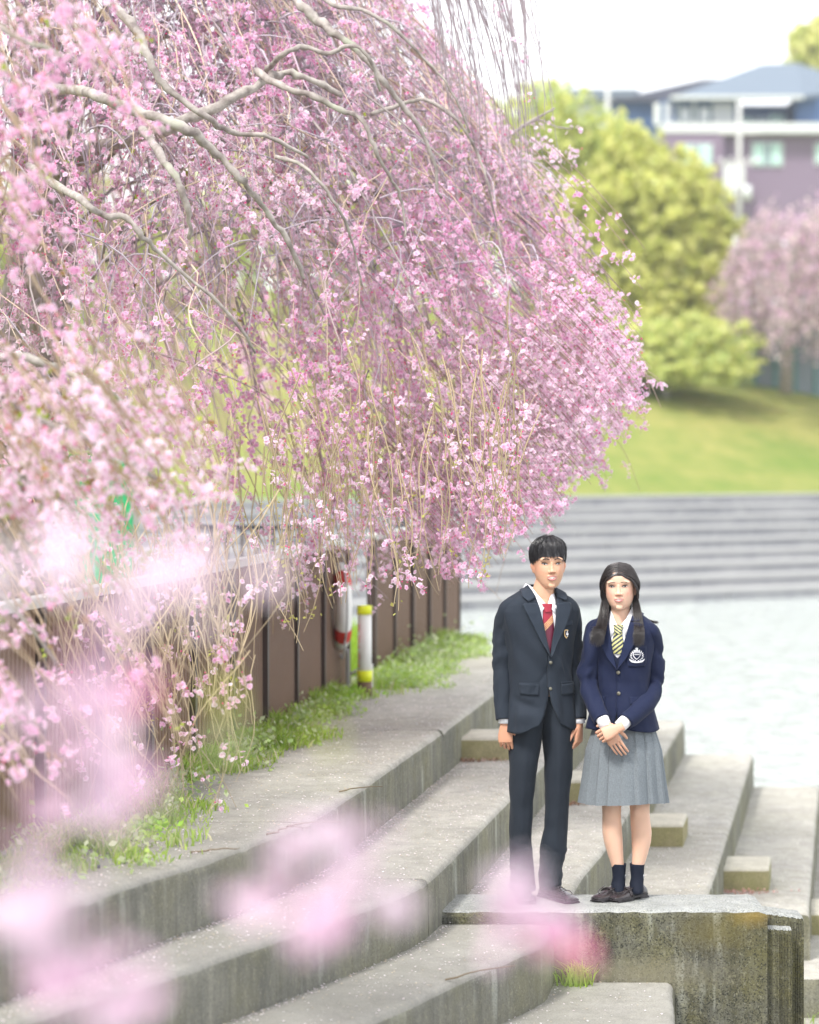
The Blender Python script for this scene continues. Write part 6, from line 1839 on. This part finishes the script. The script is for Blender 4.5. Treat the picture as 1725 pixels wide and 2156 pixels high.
groups = [
 (120, PX(20, Yn), PX(430, Yn), PZ(1210, Yn), PZ(900, Yn), 15),
 (46, PX(-40, Yn), PX(330, Yn), PZ(330, Yn), PZ(40, Yn), 15),
 (34, PX(-40, Yn), PX(130, Yn), PZ(620, Yn), PZ(330, Yn), 13),
 (40, PX(-40, Yn), PX(180, Yn), PZ(1700, Yn), PZ(1280, Yn), 12),
 (14, PX(150, Yn), PX(470, Yn), PZ(1600, Yn), PZ(1250, Yn), 3),
 (9, PX(380, Yn), PX(500, Yn), PZ(1150, Yn), PZ(930, Yn), 9)]
S = []; FF = []
for n, xa, xb, za, zb, per in groups:
    s = seg(n, xa, xb, 8.2, 9.8, za, zb, .3, .8, .45); S.append(s); FF.append(flowers_along(s, per*1.5, .1, .026, 3))
S = np.concatenate(S); FF = np.concatenate(FF)
ribbons_tubes(S-off2, np.linspace(.005, .002, 9)[None, :]*np.ones((len(S), 1)), np.array([[.42, .32, .22]])*rng.uniform(.7, 1.2, (len(S), 1)), 'weeping_shoots', cherry2)
blossoms('blossoms', FF-off2, rng.uniform(.022, .034, len(FF)), cherry2, pink=.33, buds=.08)
lv = flowers_along(S, 2, .1, .03, 1); leaves_small('young_leaves', lv-off2, .03, cherry2)
for pts, r in (([(-900, 500, 9.4), (-200, 700, 9), (40, 860, 8.9), (200, 930, 8.9), (330, 1010, 8.9)], .016), ([(-900, 200, 9.2), (-150, 40, 9), (60, 90, 8.9), (200, 150, 8.9)], .014), ([(-900, 800, 9.2), (-200, 1120, 9), (0, 1250, 8.9), (120, 1400, 8.9)], .012)):
    limb(pts, r, r*.4, 'limb', cherry2, Vector(off2))

# ---- twigs close to the lens, far out of focus
twig = empty('blossom_spray', (PX(-60, 1.5), 1.5, 2.0), label='cherry spray close to the lens, melted into pale pink discs', cat='blossom spray')
offt = np.array(twig.location)
def nearblobs(lst, palette, name, pink=.3, sz=.030):
    P = []
    for px, py, Y, sp, n in lst:
        n = int(n*1.8)+1; sp *= .9; c = np.array(A(px, py, Y)); P.append(c+rng.normal(0, 1, (n, 3))*np.array([sp, sp*.8, sp])*Y/F)
    P = np.concatenate(P)
    blossoms(name, P-offt, rng.uniform(.8, 1.15, len(P))*sz, twig, pink=pink, buds=0, palette=palette)
PAL1 = ((.90, .87, .91), (.90, .80, .88), (.8, .2, .4)); PAL2 = ((.94, .84, .91), (.93, .70, .85), (.85, .1, .4)); PAL3 = ((.85, .35, .55), (.80, .15, .42), (.8, .1, .3))
nearblobs([(380, 1205, 2.03, 75, 5), (300, 1270, 2.03, 50, 2), (30, 1240, 2.03, 60, 4), (730, 1765, 2.36, 42, 5), (640, 1745, 2.36, 28, 2), (60, 1880, 2.16, 55, 7), (90, 1960, 2.16, 50, 5), (1080, 1850, 2.43, 30, 3), (60, 1440, 2.03, 60, 3), (250, 1620, 2.16, 50, 2)], PAL1, 'pale_blossoms', .30, .034)
nearblobs([(190, 1370, 2.03, 70, 4), (150, 1540, 2.16, 70, 5), (240, 1690, 2.16, 50, 3), (120, 1680, 2.16, 40, 2), (560, 1890, 2.36, 45, 4), (660, 1925, 2.36, 45, 6), (760, 1860, 2.43, 45, 3), (130, 2040, 2.16, 55, 6), (270, 2095, 2.16, 60, 7), (1085, 1930, 2.43, 40, 4), (1160, 1960, 2.50, 24, 3), (60, 1780, 2.16, 40, 2)], PAL2, 'pink_blossoms', .42, .034)
nearblobs([(290, 1440, 2.16, 30, 3), (1170, 1975, 2.50, 18, 3), (1240, 2010, 2.56, 14, 1)], PAL3, 'deep_pink_buds', .5, .022)
pp = np.concatenate([np.array(A(px, py, 2.1))+rng.normal(0, 1, (n, 3))*sp*2.1/F for px, py, sp, n in ((450, 1490, 26, 6), (455, 1560, 20, 3), (620, 1590, 45, 3), (1230, 2000, 30, 1))])
leafcloud('fresh_leaves', pp-offt, .022, [(.50, .58, .06), (.45, .5, .25)], twig)
tw = []
for pts in ([(-80, 1150, 2.03), (150, 1180, 2.03), (370, 1210, 2.03)], [(-80, 1700, 2.16), (300, 1720, 2.29), (730, 1770, 2.36)], [(300, 1720, 2.29), (700, 1850, 2.36), (1100, 1900, 2.43)], [(-80, 1900, 2.16), (90, 1950, 2.16), (260, 2080, 2.16)]):
    limb(pts, .0012, .0006, 'twig', twig, Vector(offt))
# ---- pink hedge-like bloom far behind at the left (rest of the cherry row)
CT3 = np.array([-5.2, 27.0]); off3 = np.array([CT3[0], CT3[1], .46])
cherry3 = empty('weeping_cherry', tuple(off3), label='farther weeping cherry seen as pink haze through the big crown', cat='tree', group='weeping cherries in bloom')
MB().tube([(0, 0, -.1), (.05, 0, 1.6), (0, .1, 3), (.1, 0, 5)], [.3, .25, .2, .1], 10).build('trunk', M['bark'], cherry3)
n = 1100
th_ = rng.uniform(-2.8, .3, n); r_ = 4.6*np.sqrt(rng.uniform(.2, 1, n)); zt_ = rng.uniform(1.6, 6.3, n); L = rng.uniform(.8, 2.2, n)
x_ = CT3[0]+r_*np.cos(th_); y_ = CT3[1]+r_*np.sin(th_)
P5 = np.stack([x_[:, None]-L[:, None]*.25*np.cos(th_)[:, None]*up, y_[:, None]+0*t, zt_[:, None]+L[:, None]*.9*up], -1)
P5 = P5[P5[:, -1, 0] < .1]
ribbons_tubes(P5-off3, np.linspace(.009, .003, 9)[None, :]*np.ones((len(P5), 1)), np.array([[.36, .26, .22]])*rng.uniform(.7, 1.2, (len(P5), 1)), 'weeping_shoots', cherry3)
F5 = flowers_along(P5, 13, .0, .04, 3); blossoms('blossoms', F5-off3, rng.uniform(.036, .055, len(F5)), cherry3, pink=.5, buds=.05, double=False)

print('BLOSSOMS', len(FL), len(F6), len(F2), len(F3), len(FF), len(F5))
# ------------------------------------------------------------------ air
hz = bpy.data.materials.new('air'); hz.use_nodes = True
hn = hz.node_tree.nodes; hn.clear()
ho_ = hn.new('ShaderNodeOutputMaterial'); hv = hn.new('ShaderNodeVolumePrincipled')
hv.inputs['Color'].default_value = (.90, .94, 1.0, 1); hv.inputs['Density'].default_value = HAZE; hv.inputs['Anisotropy'].default_value = .1
hz.node_tree.links.new(hv.outputs[0], ho_.inputs['Volume'])
MB().box((-800, -420, -4.5), (900, 720, 34), 0).build('haze', hz, kind='stuff', label='thin bright spring haze over the river')
